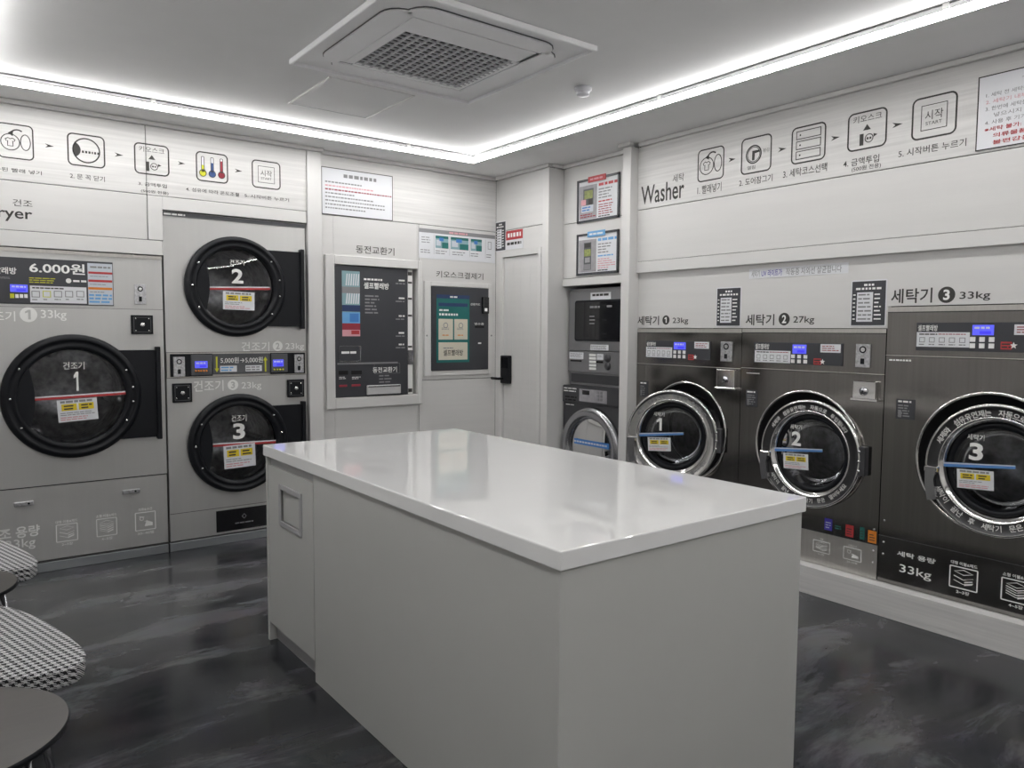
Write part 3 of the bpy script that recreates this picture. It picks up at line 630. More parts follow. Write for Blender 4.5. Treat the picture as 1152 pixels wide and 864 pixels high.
# ------------------------------------------------------------------ printed steps on the walls
FW = wall_frame('L', WL)
FU = wall_frame('R', XU)
def shirt(m, u, z, s, d, mt, w):
    m.loop([(u - .5 * s, z + .30 * s), (u - .2 * s, z + .48 * s), (u, z + .38 * s), (u + .2 * s, z + .48 * s), (u + .5 * s, z + .30 * s), (u + .38 * s, z + .05 * s), (u + .28 * s, z + .12 * s), (u + .28 * s, z - .45 * s), (u - .28 * s, z - .45 * s), (u - .28 * s, z + .12 * s), (u - .38 * s, z + .05 * s)], w, d, mt)
def picto(frame, p1, p2, kind, label, grp, caps):
    u0, u1, z0, z1 = p1[0], p2[0], p2[1], p1[1]; w = u1 - u0; h = z1 - z0; cu, cz = (u0 + u1) / 2, (z0 + z1) / 2; d = .0012
    t = thing('pictogram', label, 'sign', frame, (cu, 0, z0), grp)
    m = MB(); m.frame(u0, u1, z0, z1, w * .04, d, 'ink', w * .15); part('border', m, t)
    m = MB(); lw = w * .028
    if kind == 'load':
        m.ring(cu - .15 * w, cz - .03 * h, .27 * w, lw, d, 'ink'); shirt(m, cu - .15 * w, cz - .03 * h, .30 * w, d, 'ink', lw)
        m.ring(cu + .27 * w, cz, .15 * w, lw, d, 'ink', ez=1.75)
        P = m.circ(cu + .06 * w, cz + .17 * h, .19 * w, 8, 155, 50); m.stroke(P, lw * 1.6, d, 'ink'); e = P[0]; m.quad([(e[0] - .10 * w, e[1] - .02 * h), (e[0] + .05 * w, e[1] + .08 * h), (e[0] + .04 * w, e[1] - .10 * h)], d, 'ink')
    elif kind == 'shut':
        m.ring(cu, cz, .37 * w, lw * 1.4, d, 'ink')
        m.quad(m.circ(cu, cz, .36 * w, 10, 128, 232) + m.circ(cu - .38 * w, cz, .23 * w, 8, -60, 60), d, 'ink')
        m.bars((cu - .12 * w, cz + .0 * h), (cu + .33 * w, cz - .09 * h), 1, d, 'ink', .8, 0, (.4, .9))
    elif kind == 'pay':
        m.text('키오스크', (cu - .36 * w, cz + .40 * h), (cu + .36 * w, cz + .22 * h), d, 'ink', .0)
        m.quad([(cu, cz + .15 * h), (cu + .10 * w, cz - .0 * h), (cu - .10 * w, cz - .0 * h)], d, 'ink')
        m.rect((cu - .18 * w, cz - .08 * h), (cu - .08 * w, cz - .38 * h), d, 'ink'); m.ring(cu + .06 * w, cz - .22 * h, .11 * w, lw * .8, d, 'ink', 20); m.bars((cu + .0 * w, cz - .18 * h), (cu + .13 * w, cz - .26 * h), 1, d, 'ink', .7, 0, (.4, .7)); m.quad([(cu + .17 * w, cz - .12 * h), (cu + .27 * w, cz - .16 * h), (cu + .17 * w, cz - .21 * h)], d, 'ink')
    elif kind == 'temp':
        for i, c in enumerate(('lime', 'blue_dark', 'red_dark')):
            x = cu + (i - 1) * .29 * w; m.rect((x - .035 * w, cz + .32 * h), (x + .035 * w, cz - .15 * h), d, 'paper'); m.rect((x - .035 * w, cz + (.05 + .1 * i) * h), (x + .035 * w, cz - .2 * h), d + .0004, c); m.disc(x, cz - .22 * h, .095 * w, d + .0004, c, 20)
            m.frame(x - .05 * w, x + .05 * w, cz - .15 * h, cz + .34 * h, lw * .7, d + .0008, 'ink', .03 * w); m.ring(x, cz - .22 * h, .115 * w, lw * .7, d + .0008, 'ink', 20)
    elif kind == 'start':
        m.frame(cu - .29 * w, cu + .29 * w, cz - .30 * h, cz + .30 * h, lw * .6, d, 'ink'); m.text('시작', (cu - .20 * w, cz + .16 * h), (cu + .20 * w, cz - .06 * h), d, 'ink', 0.); m.text('START', (cu - .18 * w, cz - .10 * h), (cu + .18 * w, cz - .18 * h), d, 'ink', 0.)
    elif kind == 'lock':
        m.ring(cu - .08 * w, cz + .02 * h, .26 * w, lw * 1.3, d, 'ink'); m.ring(cu - .08 * w, cz + .02 * h, .21 * w, lw * .7, d, 'ink')
        m.quad([(cu - .13 * w, cz - .14 * h), (cu - .05 * w, cz - .14 * h), (cu - .04 * w, cz + .04 * h), (cu + .10 * w, cz + .06 * h), (cu + .12 * w, cz + .12 * h), (cu - .13 * w, cz + .12 * h)], d, 'ink')
        m.text('잠김', (cu + .22 * w, cz + .12 * h), (cu + .42 * w, cz + .02 * h), d, 'ink', 0.); m.text('열림', (cu - .28 * w, cz - .28 * h), (cu - .02 * w, cz - .38 * h), d, 'ink', 0.)
    elif kind == 'course':
        for i in (-1, 0, 1): z = cz + i * .27 * h; m.frame(cu - .36 * w, cu + .36 * w, z - .115 * h, z + .115 * h, lw * .8, d, 'ink'); m.disc(cu - .24 * w, z, .025 * w, d, 'ink', 10); m.rect((cu + .34 * w, z + .1 * h), (cu + .36 * w, z - .115 * h), d, 'ink')
    part('icon', m, t)
    m = MB()
    for s_, a, c in caps: m.text(s_, a, c, d, 'ink', .004)
    part('caption', m, t)
GL, GR = 'dryer steps printed above the dryers', 'washer steps printed above the washers'
picto(FW, (0.2969,2.5117), (0.4646,2.3230), 'load', 'square pictogram of a shirt and open drum, first of the dryer steps', GL, [('1. 탈수된 빨래 넣기', (0.2101,2.2719), (0.4978,2.2500))])
picto(FW, (0.6256,2.5090), (0.8173,2.3264), 'shut', 'square pictogram of a round door half black, second of the dryer steps', GL, [('2. 문 꼭 닫기', (0.6347,2.2819), (0.8120,2.2518))])
picto(FW, (0.9709,2.5076), (1.1664,2.3240), 'pay', 'square pictogram crossed by a panel seam, third of the dryer steps', GL, [('3. 금액투입', (0.9902,2.2772), (1.1482,2.2555)), ('(500원 전용)', (1.0037,2.2343), (1.1573,2.2137))])
picto(FW, (1.3209,2.5071), (1.5167,2.3239), 'temp', 'square pictogram of yellow, blue and red thermometers', GL, [('4. 섬유에 따라 온도조절', (1.2589,2.2766), (1.5837,2.2530))])
picto(FW, (1.6672,2.5040), (1.8573,2.3242), 'start', 'square start pictogram above dryer 2, last of the dryer steps', GL, [('5. 시작버튼 누르기', (1.6181,2.2778), (1.9128,2.2542))])
picto(FU, (-3.0680,2.5045), (-2.8724,2.3107), 'load', 'square pictogram of a shirt and open drum, first of the washer steps', GR, [('1. 빨래넣기', (-3.0657,2.2908), (-2.8880,2.2390))])
picto(FU, (-2.7542,2.5103), (-2.5529,2.3054), 'lock', 'square pictogram of a door knob, second of the washer steps', GR, [('2. 도어잠그기', (-2.7632,2.2838), (-2.5429,2.2439))])
picto(FU, (-2.4312,2.5061), (-2.2299,2.3101), 'course', 'square pictogram of three long boxes, third of the washer steps', GR, [('3. 세탁코스선택', (-2.4766,2.2906), (-2.2185,2.2465))])
picto(FU, (-2.1119,2.5091), (-1.9095,2.3194), 'pay', 'square kiosk payment pictogram, fourth of the washer steps', GR, [('4. 금액투입', (-2.1288,2.2845), (-1.9431,2.2474)), ('(500원 전용)', (-2.0830,2.2424), (-1.9329,2.2155))])
picto(FU, (-1.7923,2.5089), (-1.5896,2.3144), 'start', 'square start pictogram next to the red printed notice, last of the washer steps', GR, [('5. 시작버튼 누르기', (-1.8490,2.2845), (-1.5454,2.2489))])
def arrow(frame, p, q, label, grp):
    m = MB(); u0, z, u1 = p[0], (p[1] + q[1]) / 2, q[0]; h = (u1 - u0) * .5
    m.quad([(u0, z + h / 2), (u1, z), (u0 + (u1 - u0) * .3, z)], .0012, 'ink'); m.quad([(u0 + (u1 - u0) * .3, z), (u1, z), (u0, z - h / 2)], .0012, 'ink')
    single('arrow', m, label, 'arrow', frame, ((u0 + u1) / 2, 0, z), grp)
for p, q, l in (((0.5177,2.4162), (0.5618,2.4180), 'shirt and shut door'), ((0.8667,2.4175), (0.9142,2.4182), 'shut door and payment'), ((1.2155,2.4166), (1.2583,2.4166), 'payment and thermometer'), ((1.5585,2.4160), (1.6058,2.4165), 'thermometer and start')):
    arrow(FW, p, q, 'small dark arrow between the %s pictograms of the dryer steps' % l, 'arrows between dryer steps')
for p, q, l in (((-2.8421,2.4092), (-2.7918,2.4086), 'shirt and door knob'), ((-2.5128,2.4074), (-2.4606,2.4074), 'door knob and course list'), ((-2.2019,2.4073), (-2.1529,2.4090), 'course list and payment'), ((-1.8854,2.4073), (-1.8336,2.4100), 'payment and start')):
    arrow(FU, p, q, 'small dark arrow between the %s pictograms of the washer steps' % l, 'arrows between washer steps')
m = MB(); a, c = (0.3560,2.1058), (0.4479,2.0686); m.text('건조', a, c, .0012, 'ink', .0); m.text('Dryer', (0.2145,2.0588), (0.4460,1.9829), .0012, 'ink', .012); single('dryer_lettering', m, 'dark lettering reading Dryer, with Korean above, at the left edge', 'lettering', FW, (a[0], 0, c[1] - .05))
m = MB(); a, c = (-3.2638,2.3904), (-3.1724,2.3417); m.text('세탁', a, c, .0012, 'ink', .0); m.text('Washer', (-3.5312,2.3546), (-3.1693,2.2367), .0012, 'ink', .01); single('washer_lettering', m, 'dark lettering reading Washer, with Korean above', 'lettering', FU, (a[0], 0, c[1] - .05))

# ------------------------------------------------------------------ notices and posters
FK = wall_frame('L', WK); FD = wall_frame('R', XD); FA = wall_frame('R', XA); FV = wall_frame('R', XV)
def board(name, label, frame, p1, p2, cat='sign', grp=None, mt='paper', th=.004, border=None, bw=.004):
    u0, u1, z0, z1 = p1[0], p2[0], p2[1], p1[1]
    t = thing(name, label, cat, frame, ((u0 + u1) / 2, 0, z0), grp); m = MB(); m.box(u0, u1, z0, z1, .0005, th, mt, .0008)
    part('board', m, t)
    if border: m = MB(); m.frame(u0, u1, z0, z1, bw, th + .0008, border); part('border', m, t)
    return t, u0, u1, z0, z1
t, u0, u1, z0, z1 = board('notice_poster', 'white printed notice above the coin changer', FK, (2.1604,2.5325), (2.7149,2.2061), border='ink', bw=.005)
m = MB(); W, H = u1 - u0, z1 - z0
def fx(a, b_): return (u0 + a * W, z1 - b_ * H)
m.bars(fx(.3, .10), fx(.76, .19), 1, .0052, 'ink_grey', .8, 0, (.6, 1.4))
for i, c in enumerate(('ink_grey', 'pink', 'red_dark', 'ink_grey', 'ink_grey', 'ink_grey', 'ink_grey', 'ink_grey')): m.bars(fx(.05, .28 + i * .078), fx((.55, .72, .98, .45, .72, .9, .88, .6)[i], .33 + i * .078), 1, .0052, c, .55, 0, (.6, 1.5))
part('print', m, t)
t, u0, u1, z0, z1 = board('notice_poster', 'white notice with red printing at the right edge above the washers', FU, (-1.5053,2.5387), ((-1.5053,2.5387)[0] + .86, (-1.5049,2.2155)[1]), border='ink', bw=.005, mt='paper')
m = MB(); zt = (-1.4892,2.4606)[1]; zb = (-1.4783,2.2224)[1]; ll = (zt - zb) / 8; W = u1 - u0; H = z1 - z0
m.text('세탁기 이용 안내', (u0 + .30 * W, z1 - .06 * H), (u0 + .70 * W, z1 - .15 * H), .0052, 'ink_grey'); m.rect((u0 + .2 * W, z1 - .12 * H), (u0 + .27 * W, z1 - .125 * H), .0052, 'ink_grey')
rows = (('1. 세탁 전 세탁물을 확인해 주세요', 'ink_grey', .62), ('2. 세탁기 내부에만 투입', 'pink', .5), ('3. 한번에 세탁물을 가득 넣지 마세요', 'ink_grey', .68), ('   넣으시지 않은 세탁물', 'ink_grey', .5), ('4. 사용 후 기기 점검 바랍니다', 'ink_grey', .6), ('※세탁 불가: 드라이클리닝 전용', 'red', .72), ('   의류물품·기물에 따라', 'red', .6), ('   불편감을 줄 수 있음', 'red', .62))
for i, (s_, c, w_) in enumerate(rows):
    x = u0 + .04 * W + (.04 * W if s_[0] == ' ' else 0); y = zt - ll * i
    m.text(s_.strip(), (x, y), (x + w_ * W * .62, y - ll * .62), .0052, c, .012 if c == 'red' else .0)
part('print', m, t)
# bluish guide over the payment kiosk
t, u0, u1, z0, z1 = board('kiosk_guide', 'bluish guide sheet with green screen pictures above the payment kiosk', FK, (2.9374,2.1766), (3.648, (2.9370,1.9529)[1]), mt='paper', th=.003)
W, H = u1 - u0, z1 - z0; m = MB(); e = .0042
m.rect(fx(0, 0), fx(1, .13), e, 'ink_grey'); m.bars(fx(.38, .02), fx(.62, .11), 1, e + .0006, 'pink', .7, 0)
m.bars(fx(.03, .25), fx(.15, .5), 3, e, 'ink_grey', .3, .3)
for a, w_ in ((.205, .165), (.40, .235), (.665, .15)):
    m.rect(fx(a, .20), fx(a + w_, .62), e, 'teal_light'); m.rect(fx(a, .20), fx(a + w_, .29), e + .0005, 'teal'); m.rect(fx(a + w_ * .5, .42), fx(a + w_, .62), e + .0005, 'teal'); m.rect(fx(a + w_ * .3, .26), fx(a + w_ * .62, .38), e + .001, 'blue'); m.rect(fx(a + w_ * .06, .34), fx(a + w_ * .4, .54), e + .0008, 'paper_blue')
m.frame(fx(.90, 0)[0], fx(.95, 0)[0], fx(0, .52)[1], fx(0, .25)[1], .004, e, 'ink_grey')
for a in (.185, .385, .65, .865): m.rect(fx(a, .18), fx(a + .003, .85), e, 'ink_grey')
for a, w_ in ((.02, .14), (.205, .16), (.42, .2), (.665, .16), (.88, .09)): m.bars(fx(a, .68), fx(a + w_, .84), 2, e, 'ink_grey', .35, .4)
part('print', m, t)
# lettering on the changer wall
for s_, a, c, l in (('동전교환기', (2.4194,2.0099), (2.7286,1.9541), 'dark lettering above the coin changer'), ('키오스크결제기', (3.0921,1.8639), (3.5345,1.8126), 'dark lettering above the payment kiosk')):
    m = MB(); m.text(s_, a, c, .0012, 'ink', .004); single('wall_lettering', m, l, 'lettering', FK, (a[0], 0, c[1]))
# signs beside the door
def list_sign(label, frame, p1, p2, grp):
    t, u0, u1, z0, z1 = board('price_list', label, frame, p1, p2, mt='panel_dark', th=.003, grp=grp, border=None)
    W, H = u1 - u0, z1 - z0; m = MB(); e = .0042
    f = lambda a, b_: (u0 + a * W, z1 - b_ * H)
    m.bars(f(.36, .05), f(.66, .12), 1, e, 'vinyl_white', .7, 0, (.6, 1.2)); m.bars(f(.12, .13), f(.9, .21), 1, e, 'vinyl_white', .6, 0, (.6, 1.4)); m.rect(f(.16, .25), f(.64, .92), e, 'paper')
    for i in range(7): m.bars(f(.20, .27 + i * .092), f(.61, .34 + i * .092), 1, e + .0006, 'ink_grey', .5, .2); m.bars(f(.68, .27 + i * .092), f(.9, .34 + i * .092), 1, e, 'vinyl_white', .45, .2); m.bars(f(.04, .27 + i * .092), f(.12, .34 + i * .092), 1, e, 'vinyl_white', .4, .2)
    part('print', m, t); m = MB(); m.frame(u0 - .006, u1 + .006, z0 - .006, z1 + .006, .006, .0015, 'paper'); part('border', m, t)
list_sign('narrow dark price list in the corner above the white door', FD, (-5.0599,2.2772), (-4.9290,2.0508), 'dark price lists')
t, u0, u1, z0, z1 = board('contact_sign', 'red and white sign above the white door', FD, (-4.9210,2.1989), (-4.6949,2.0491), mt='paper', th=.003)
W, H = u1 - u0, z1 - z0; m = MB(); m.rect(fx(.02, .02), fx(.98, .50), .0042, 'red'); m.bars(fx(.12, .14), fx(.88, .38), 1, .0048, 'vinyl_white', .9, 0, (.5, .8)); m.bars(fx(.08, .62), fx(.9, .78), 1, .0042, 'ink', .9, 0, (.9, 1.8)); part('print', m, t)
# two framed posters over the small machines
for p1, p2, c, c2, l in (((-4.2217,2.5018), (-3.7889,2.1940), 'red', 'pink', 'framed poster with red title above the blue titled one'), ((-4.2201,2.1122), (-3.7886,1.8130), 'sky_blue', 'sky_blue', 'framed poster with blue title right above the small dryer')):
    t, u0, u1, z0, z1 = board('framed_poster', l, FA, p1, p2, 'poster', 'framed posters in the alcove', th=.008)
    W, H = u1 - u0, z1 - z0; m = MB()
    m.box(u0, u0 + .016, z0, z1, .002, .014, 'panel_dark'); m.box(u1 - .016, u1, z0, z1, .002, .014, 'panel_dark'); m.box(u0, u1, z0, z0 + .016, .002, .014, 'panel_dark'); m.box(u0, u1, z1 - .016, z1, .002, .014, 'panel_dark'); part('frame', m, t)
    m = MB(); e = .0092
    m.box(fx(.28, 0)[0], fx(.70, 0)[0], fx(0, .10)[1], z1 + .01, .014, .017, c); m.bars(fx(.33, -.0), fx(.66, .07), 1, .0176, 'pink' if c == 'red' else 'paper', .6, 0)
    m.rect(fx(.05, .15), fx(.48, .93), e, 'photo_grey')
    if c == 'red':
        m.rect(fx(.15, .23), fx(.40, .62), e + .0008, 'panel_mid'); m.rect(fx(.18, .27), fx(.38, .46), e + .0014, 'photo_green'); m.rect(fx(.10, .47), fx(.22, .6), e + .0015, 'pink'); m.rect(fx(.28, .47), fx(.38, .6), e + .0015, 'ink'); m.rect(fx(.11, .61), fx(.40, .77), e + .0014, 'paper_blue'); m.bars(fx(.13, .63), fx(.38, .75), 2, e + .002, 'blue', .5); m.bars(fx(.08, .80), fx(.47, .90), 2, e + .0008, 'red_dark', .5)
    else:
        m.rect(fx(.18, .22), fx(.36, .88), e + .0008, 'panel_mid'); m.rect(fx(.20, .24), fx(.34, .34), e + .0014, 'ink'); m.rect(fx(.19, .38), fx(.35, .55), e + .0014, 'photo_green'); m.rect(fx(.21, .58), fx(.33, .70), e + .0014, 'photo_grey'); m.rect(fx(.19, .74), fx(.35, .87), e + .0014, 'ink_grey')
    m.bars(fx(.52, .14), fx(.95, .23), 1, e, c, .7, 0, (1, 2)); m.bars(fx(.52, .26), fx(.85, .52), 4, e, 'ink_grey', .4, .5); m.bars(fx(.52, .54), fx(.9, .60), 1, e, c, .5, .2); m.bars(fx(.52, .62), fx(.93, .88), 5, e, 'red_dark' if c == 'red' else 'pink', .4, .4); m.bars(fx(.52, .89), fx(.8, .93), 1, e, 'ink', .6, .2)
    part('print', m, t)
# lettering and signs on the lower panel over the washers
for s_, kg, a, c, q, qr, k, kk, l in (
    ('1', '23kg', (-3.5665,1.5074), (-3.3764,1.4479), (-3.3173,1.4798), .030, (-3.2619,1.4936), (-3.1343,1.4489), 'washer 1 on the left'),
    ('2', '27kg', (-2.7099,1.5072), (-2.5203,1.4437), (-2.4579,1.4782), .035, (-2.4018,1.4933), (-2.2758,1.4470), 'washer 2 in the middle'),
    ('3', '33kg', (-1.8686,1.6200), (-1.6737,1.5490), (-1.6101,1.5837), .038, (-1.5531,1.5952), (-1.4249,1.5525), 'washer 3 on the right')):
    m = MB(); e = .0012; m.text('세탁기', a, c, e, 'ink', .014); m.disc(*q, qr, e, 'ink')
    if s_ == '1': m.one(q[0] - qr * .45, q[0] + qr * .3, q[1] - qr * .6, q[1] + qr * .6, e + .0008, 'vinyl_white')
    else: m.text(s_, (q[0] - qr * .38, q[1] + qr * .65), (q[0] + qr * .38, q[1] - qr * .65), e + .0008, 'vinyl_white', .03)
    m.text(kg, k, kk, e, 'ink', .008)
    single('washer_number_lettering', m, 'dark lettering with a round number and capacity above ' + l, 'lettering', FV, (a[0], 0, c[1]), 'number lettering above the washers')
list_sign('dark price list above the right end of washer 1', FV, (-2.9157,1.6638), (-2.7501,1.4421), 'dark price lists')
list_sign('dark price list above the right end of washer 2', FV, (-2.0687,1.6652), (-1.8952,1.4429), 'dark price lists')
t, u0, u1, z0, z1 = board('ultraviolet_notice', 'thin white strip of print under the ledge above washer 2', FV, (-2.6955,1.7675), (-2.0939,1.7115), mt='paper', th=.002)
m = MB(); W, H = u1 - u0, z1 - z0; m.text('세탁기 ', fx(.03, .18), fx(.12, .85), .003, 'ink_grey', .005); m.text('UV 라이트가', fx(.14, .18), fx(.36, .85), .003, 'violet', .008); m.text('작동중 자외선 살균합니다', fx(.40, .18), fx(.94, .85), .003, 'ink_grey', .005); part('print', m, t)

# ------------------------------------------------------------------ coin changer and payment kiosk
FKR = wall_frame('L', WK)
t = thing('coin_changer', 'dark coin changing machine recessed in a white frame', 'coin machine', FKR, ((c0 + c1) / 2, 0, cz0))
xr = (2.8388,1.2109)[0]; DF = .006
m = MB(); m.box(c0 + .004, c1 - .09, cz0 + .003, cz1 - .004, -.2, -.02, 'panel_mid'); part('body', m, t)
m = MB(); m.box(c0 + .003, xr, cz0 + .004, cz1 - .005, -.018, DF, 'panel_dark', .002); pn = part('front_panel', m, t)
m = MB(); m.box(xr + .004, (2.8835,1.2103)[0], cz0 + .004, cz1 - .005, -.1, -.002, 'vinyl_white', .001)
for a, b_ in (((2.8600,1.8915), (2.8599,1.8682)), ((2.8598,1.8415), (2.8597,1.8149)), ((2.8596,1.7682), (2.8596,1.7548)), ((2.8593,1.6479), (2.8592,1.6345)), ((2.8589,1.5206), (2.8589,1.5071)), ((2.8582,1.2850), (2.8582,1.2715)), ((2.8573,0.9598), (2.8572,0.9326))): m.box(xr + .006, (2.8773,1.2104)[0], b_[1], a[1], -.002, .001, 'ink')
m.box(xr + .004, (2.8850,1.2103)[0], (2.8578,1.1430)[1], (2.8581,1.2512)[1], -.002, .004, 'chrome_grey'); part('hinge_side', m, t, 'white side strip with dark latches')
e = DF + .001; m = MB(); a, c = (2.3062,1.8220), (2.4450,1.3565); W = c[0] - a[0]; H = a[1] - c[1]; g = lambda x, y: (a[0] + x * W, a[1] - y * H)
m.rect(a, c, e, 'teal_light'); m.rect(g(0, .24), g(1, .34), e + .0005, 'ink_grey'); m.rect(g(0, .52), g(1, .62), e + .0005, 'navy'); m.rect(g(.0, .63), g(1, .80), e + .0005, 'sky_blue'); m.rect(g(.42, .65), g(.92, .78), e + .001, 'blue'); m.rect(g(0, .80), g(1, .90), e + .0005, 'red_dark'); m.rect(g(0, .90), g(1, 1), e + .0005, 'pink'); m.rect(g(.5, .91), g(.95, .97), e + .001, 'red')
for i in range(6): m.quad([g(.2 + i * .13, .22), g(.26 + i * .13, .04), g(.32 + i * .13, .04), g(.27 + i * .13, .22)], e + .001, 'paper'); m.quad([g(.2 + i * .13, .50), g(.26 + i * .13, .34), g(.33 + i * .13, .34), g(.28 + i * .13, .50)], e + .001, 'paper')
part('picture', m, pn)
m = MB(); m.bars((2.4770,1.7780), (2.6285,1.7611), 1, e, 'vinyl_white', .8, 0, (.7, 1.5)); m.text('셀프빨래방', (2.4767,1.7479), (2.6794,1.7012), e, 'vinyl_white', .02); m.bars((2.4846,1.6616), (2.6271,1.5162), 6, e, 'ink_grey', .45, .5)
for a in ((2.7614,1.7836), (2.7609,1.6514), (2.7603,1.5187), (2.7598,1.3923), (2.7595,1.3056)): m.bars(a, (a[0] + .053, a[1] - .020), 1, e, 'vinyl_white', .6, .2); m.bars((a[0] - .025, a[1] - .025), (a[0] + .056, a[1] - .043), 1, e, 'ink_grey', .5, .1)
m.text('동전교환기', (2.5436,1.1299), (2.7435,1.0885), e, 'vinyl_white', .012); m.bars((2.5954,1.0760), (2.7057,1.0060), 3, e, 'ink_grey', .4, .3); m.rect((2.2660,1.1662), (2.7513,1.1533), e, 'ink_grey'); m.frame((2.5552,3.7511)[0], (2.7695,3.8070)[0], (2.6986,1.0797)[1], (2.6989,1.1557)[1], .002, e, 'ink_grey')
for a, c in (((2.2786,1.0692), (2.3470,1.0478)), ((2.3783,1.0661), (2.4482,1.0445))): m.bars(a, c, 2, e, 'vinyl_white', .4, .3)
part('print', m, pn)
m = MB(); a, c = (2.2760,1.2885), (2.4477,1.1710); m.rrect(a[0], c[0], c[1], a[1], .012, DF, DF + .008, 'chrome_grey'); m.rrect(a[0] + .004, c[0] - .010, c[1] + .010, a[1] - .003, .010, DF + .008, DF + .0095, 'panel_dark'); m.bars((2.2940,1.2503), (2.4180,1.2297), 1, DF + .0102, 'vinyl_white', .8, .1); part('bill_inlet', m, pn)
for p, q, k in (((2.2756,1.1094), (2.3473,1.0812), 'black_matte'), ((2.3738,1.1094), (2.4555,1.0813), 'black_matte'), ((2.2781,1.0086), (2.3396,0.9934), 'red_dark'), ((2.3743,1.0095), (2.4443,0.9939), 'red_dark')): m = MB(); m.box(p[0], q[0], q[1], p[1], DF, DF + .003, k, .001); part('slot', m, pn)
m = MB(); a, c = (2.4918,0.9973), (2.7678,0.9276); m.box(a[0], c[0], c[1], a[1], DF, DF + .02, 'tray_silver', .005); m.box(a[0] + .006, c[0] - .006, a[1] - .014, a[1] - .005, DF + .0195, DF + .021, 'chrome_grey'); part('coin_tray', m, pn, 'silver coin tray')

k0, k1 = (3.0410,1.7436), (3.5781,1.0901)
t = thing('payment_kiosk', 'dark payment kiosk with a teal touch screen set in the wall', 'kiosk', FKR, ((k0[0] + k1[0]) / 2, 0, k1[1]))
o0, o1 = (2.9795,1.7803), (3.6141,1.0504)
m = MB(); n_ = 0
m.box(o0[0], k0[0] - .002, o1[1], o0[1], .0005, .012, 'trim_white', .003); m.box(k1[0] + .002, o1[0], o1[1], o0[1], .0005, .012, 'trim_white', .003); m.box(k0[0] - .002, k1[0] + .002, k0[1] + .002, o0[1], .0005, .012, 'trim_white', .003); m.box(k0[0] - .002, k1[0] + .002, o1[1], k1[1] - .002, .0005, .012, 'trim_white', .003)
for p in ((2.9892,1.3628), (3.6247,1.3641)): m.lathe(p[0] + (.012 if p[0] < 3.2 else -.014), p[1], [(.0001, .014), (.006, .013), (.007, .012)], 'chrome_grey', 10)
part('surround', m, t)
m = MB(); m.box(k0[0], k1[0], k1[1], k0[1], .001, .016, 'panel_dark', .002); pn = part('front_panel', m, t)
m = MB(); s0, s1 = (3.0840,1.6811), (3.3908,1.1519); W, H = s1[0] - s0[0], s0[1] - s1[1]; g = lambda x, y: (s0[0] + x * W, s0[1] - y * H); e = .0185
m.box(s0[0], s1[0], s1[1], s0[1], .016, .018, 'teal'); m.rect(g(0, 0), g(1, .055), e, 'navy'); m.bars(g(.4, .015), g(.62, .045), 1, e + .0006, 'vinyl_white', .8, 0); m.rect(g(.06, .12), g(.94, .17), e, 'navy'); m.bars(g(.08, .21), g(.36, .245), 1, e, 'vinyl_white', .7, 0); m.bars(g(.08, .27), g(.66, .31), 1, e, 'vinyl_white', .8, 0, (.6, 1.4))
m.rect(g(.06, .355), g(.49, .66), e, 'cream'); m.rect(g(.53, .355), g(.94, .66), e, 'cream'); m.rect(g(.06, .70), g(.94, .96), e, 'cream')
for cx in (.27, .73): q = g(cx, .45); m.ring(q[0], q[1], .022, .006, e + .0006, 'ink_grey', 16); m.bars(g(cx - .12, .48), g(cx + .12, .52), 2, e + .0006, 'ink_grey', .4, .3); m.bars(g(cx - .1, .58), g(cx + .1, .61), 1, e + .0006, 'orange', .5, .2)
m.bars(g(.2, .775), g(.5, .795), 1, e + .0006, 'ink_grey', .8, 0); m.text('셀프빨래방', g(.2, .81), g(.8, .90), e + .0006, 'ink', .015); part('touch_screen', m, pn, 'teal touch screen with cream tiles')
m = MB(); a, c = (3.5072,1.6736), (3.5650,1.5395); m.box(a[0], c[0], c[1], a[1], .016, .045, 'black_gloss', .005); m.box(a[0] + .012, c[0] - .02, c[1] + .02, c[1] + .045, .045, .047, 'vinyl_white'); part('card_reader', m, pn)
m = MB(); a, c = (3.4448,1.4438), (3.5321,1.4252); m.box(a[0], c[0], c[1], a[1], .016, .022, 'black_matte', .002); part('receipt_slot', m, pn)
m = MB(); m.text('신용카드', (3.4012,1.6228), (3.4962,1.6040), .0168, 'vinyl_white', .005); m.text('영수증', (3.4387,1.4673), (3.5320,1.4483), .0168, 'vinyl_white', .005); m.bars((3.4757,1.3100), (3.5064,1.2955), 1, .0168, 'vinyl_white', .8, 0); part('print', m, pn)

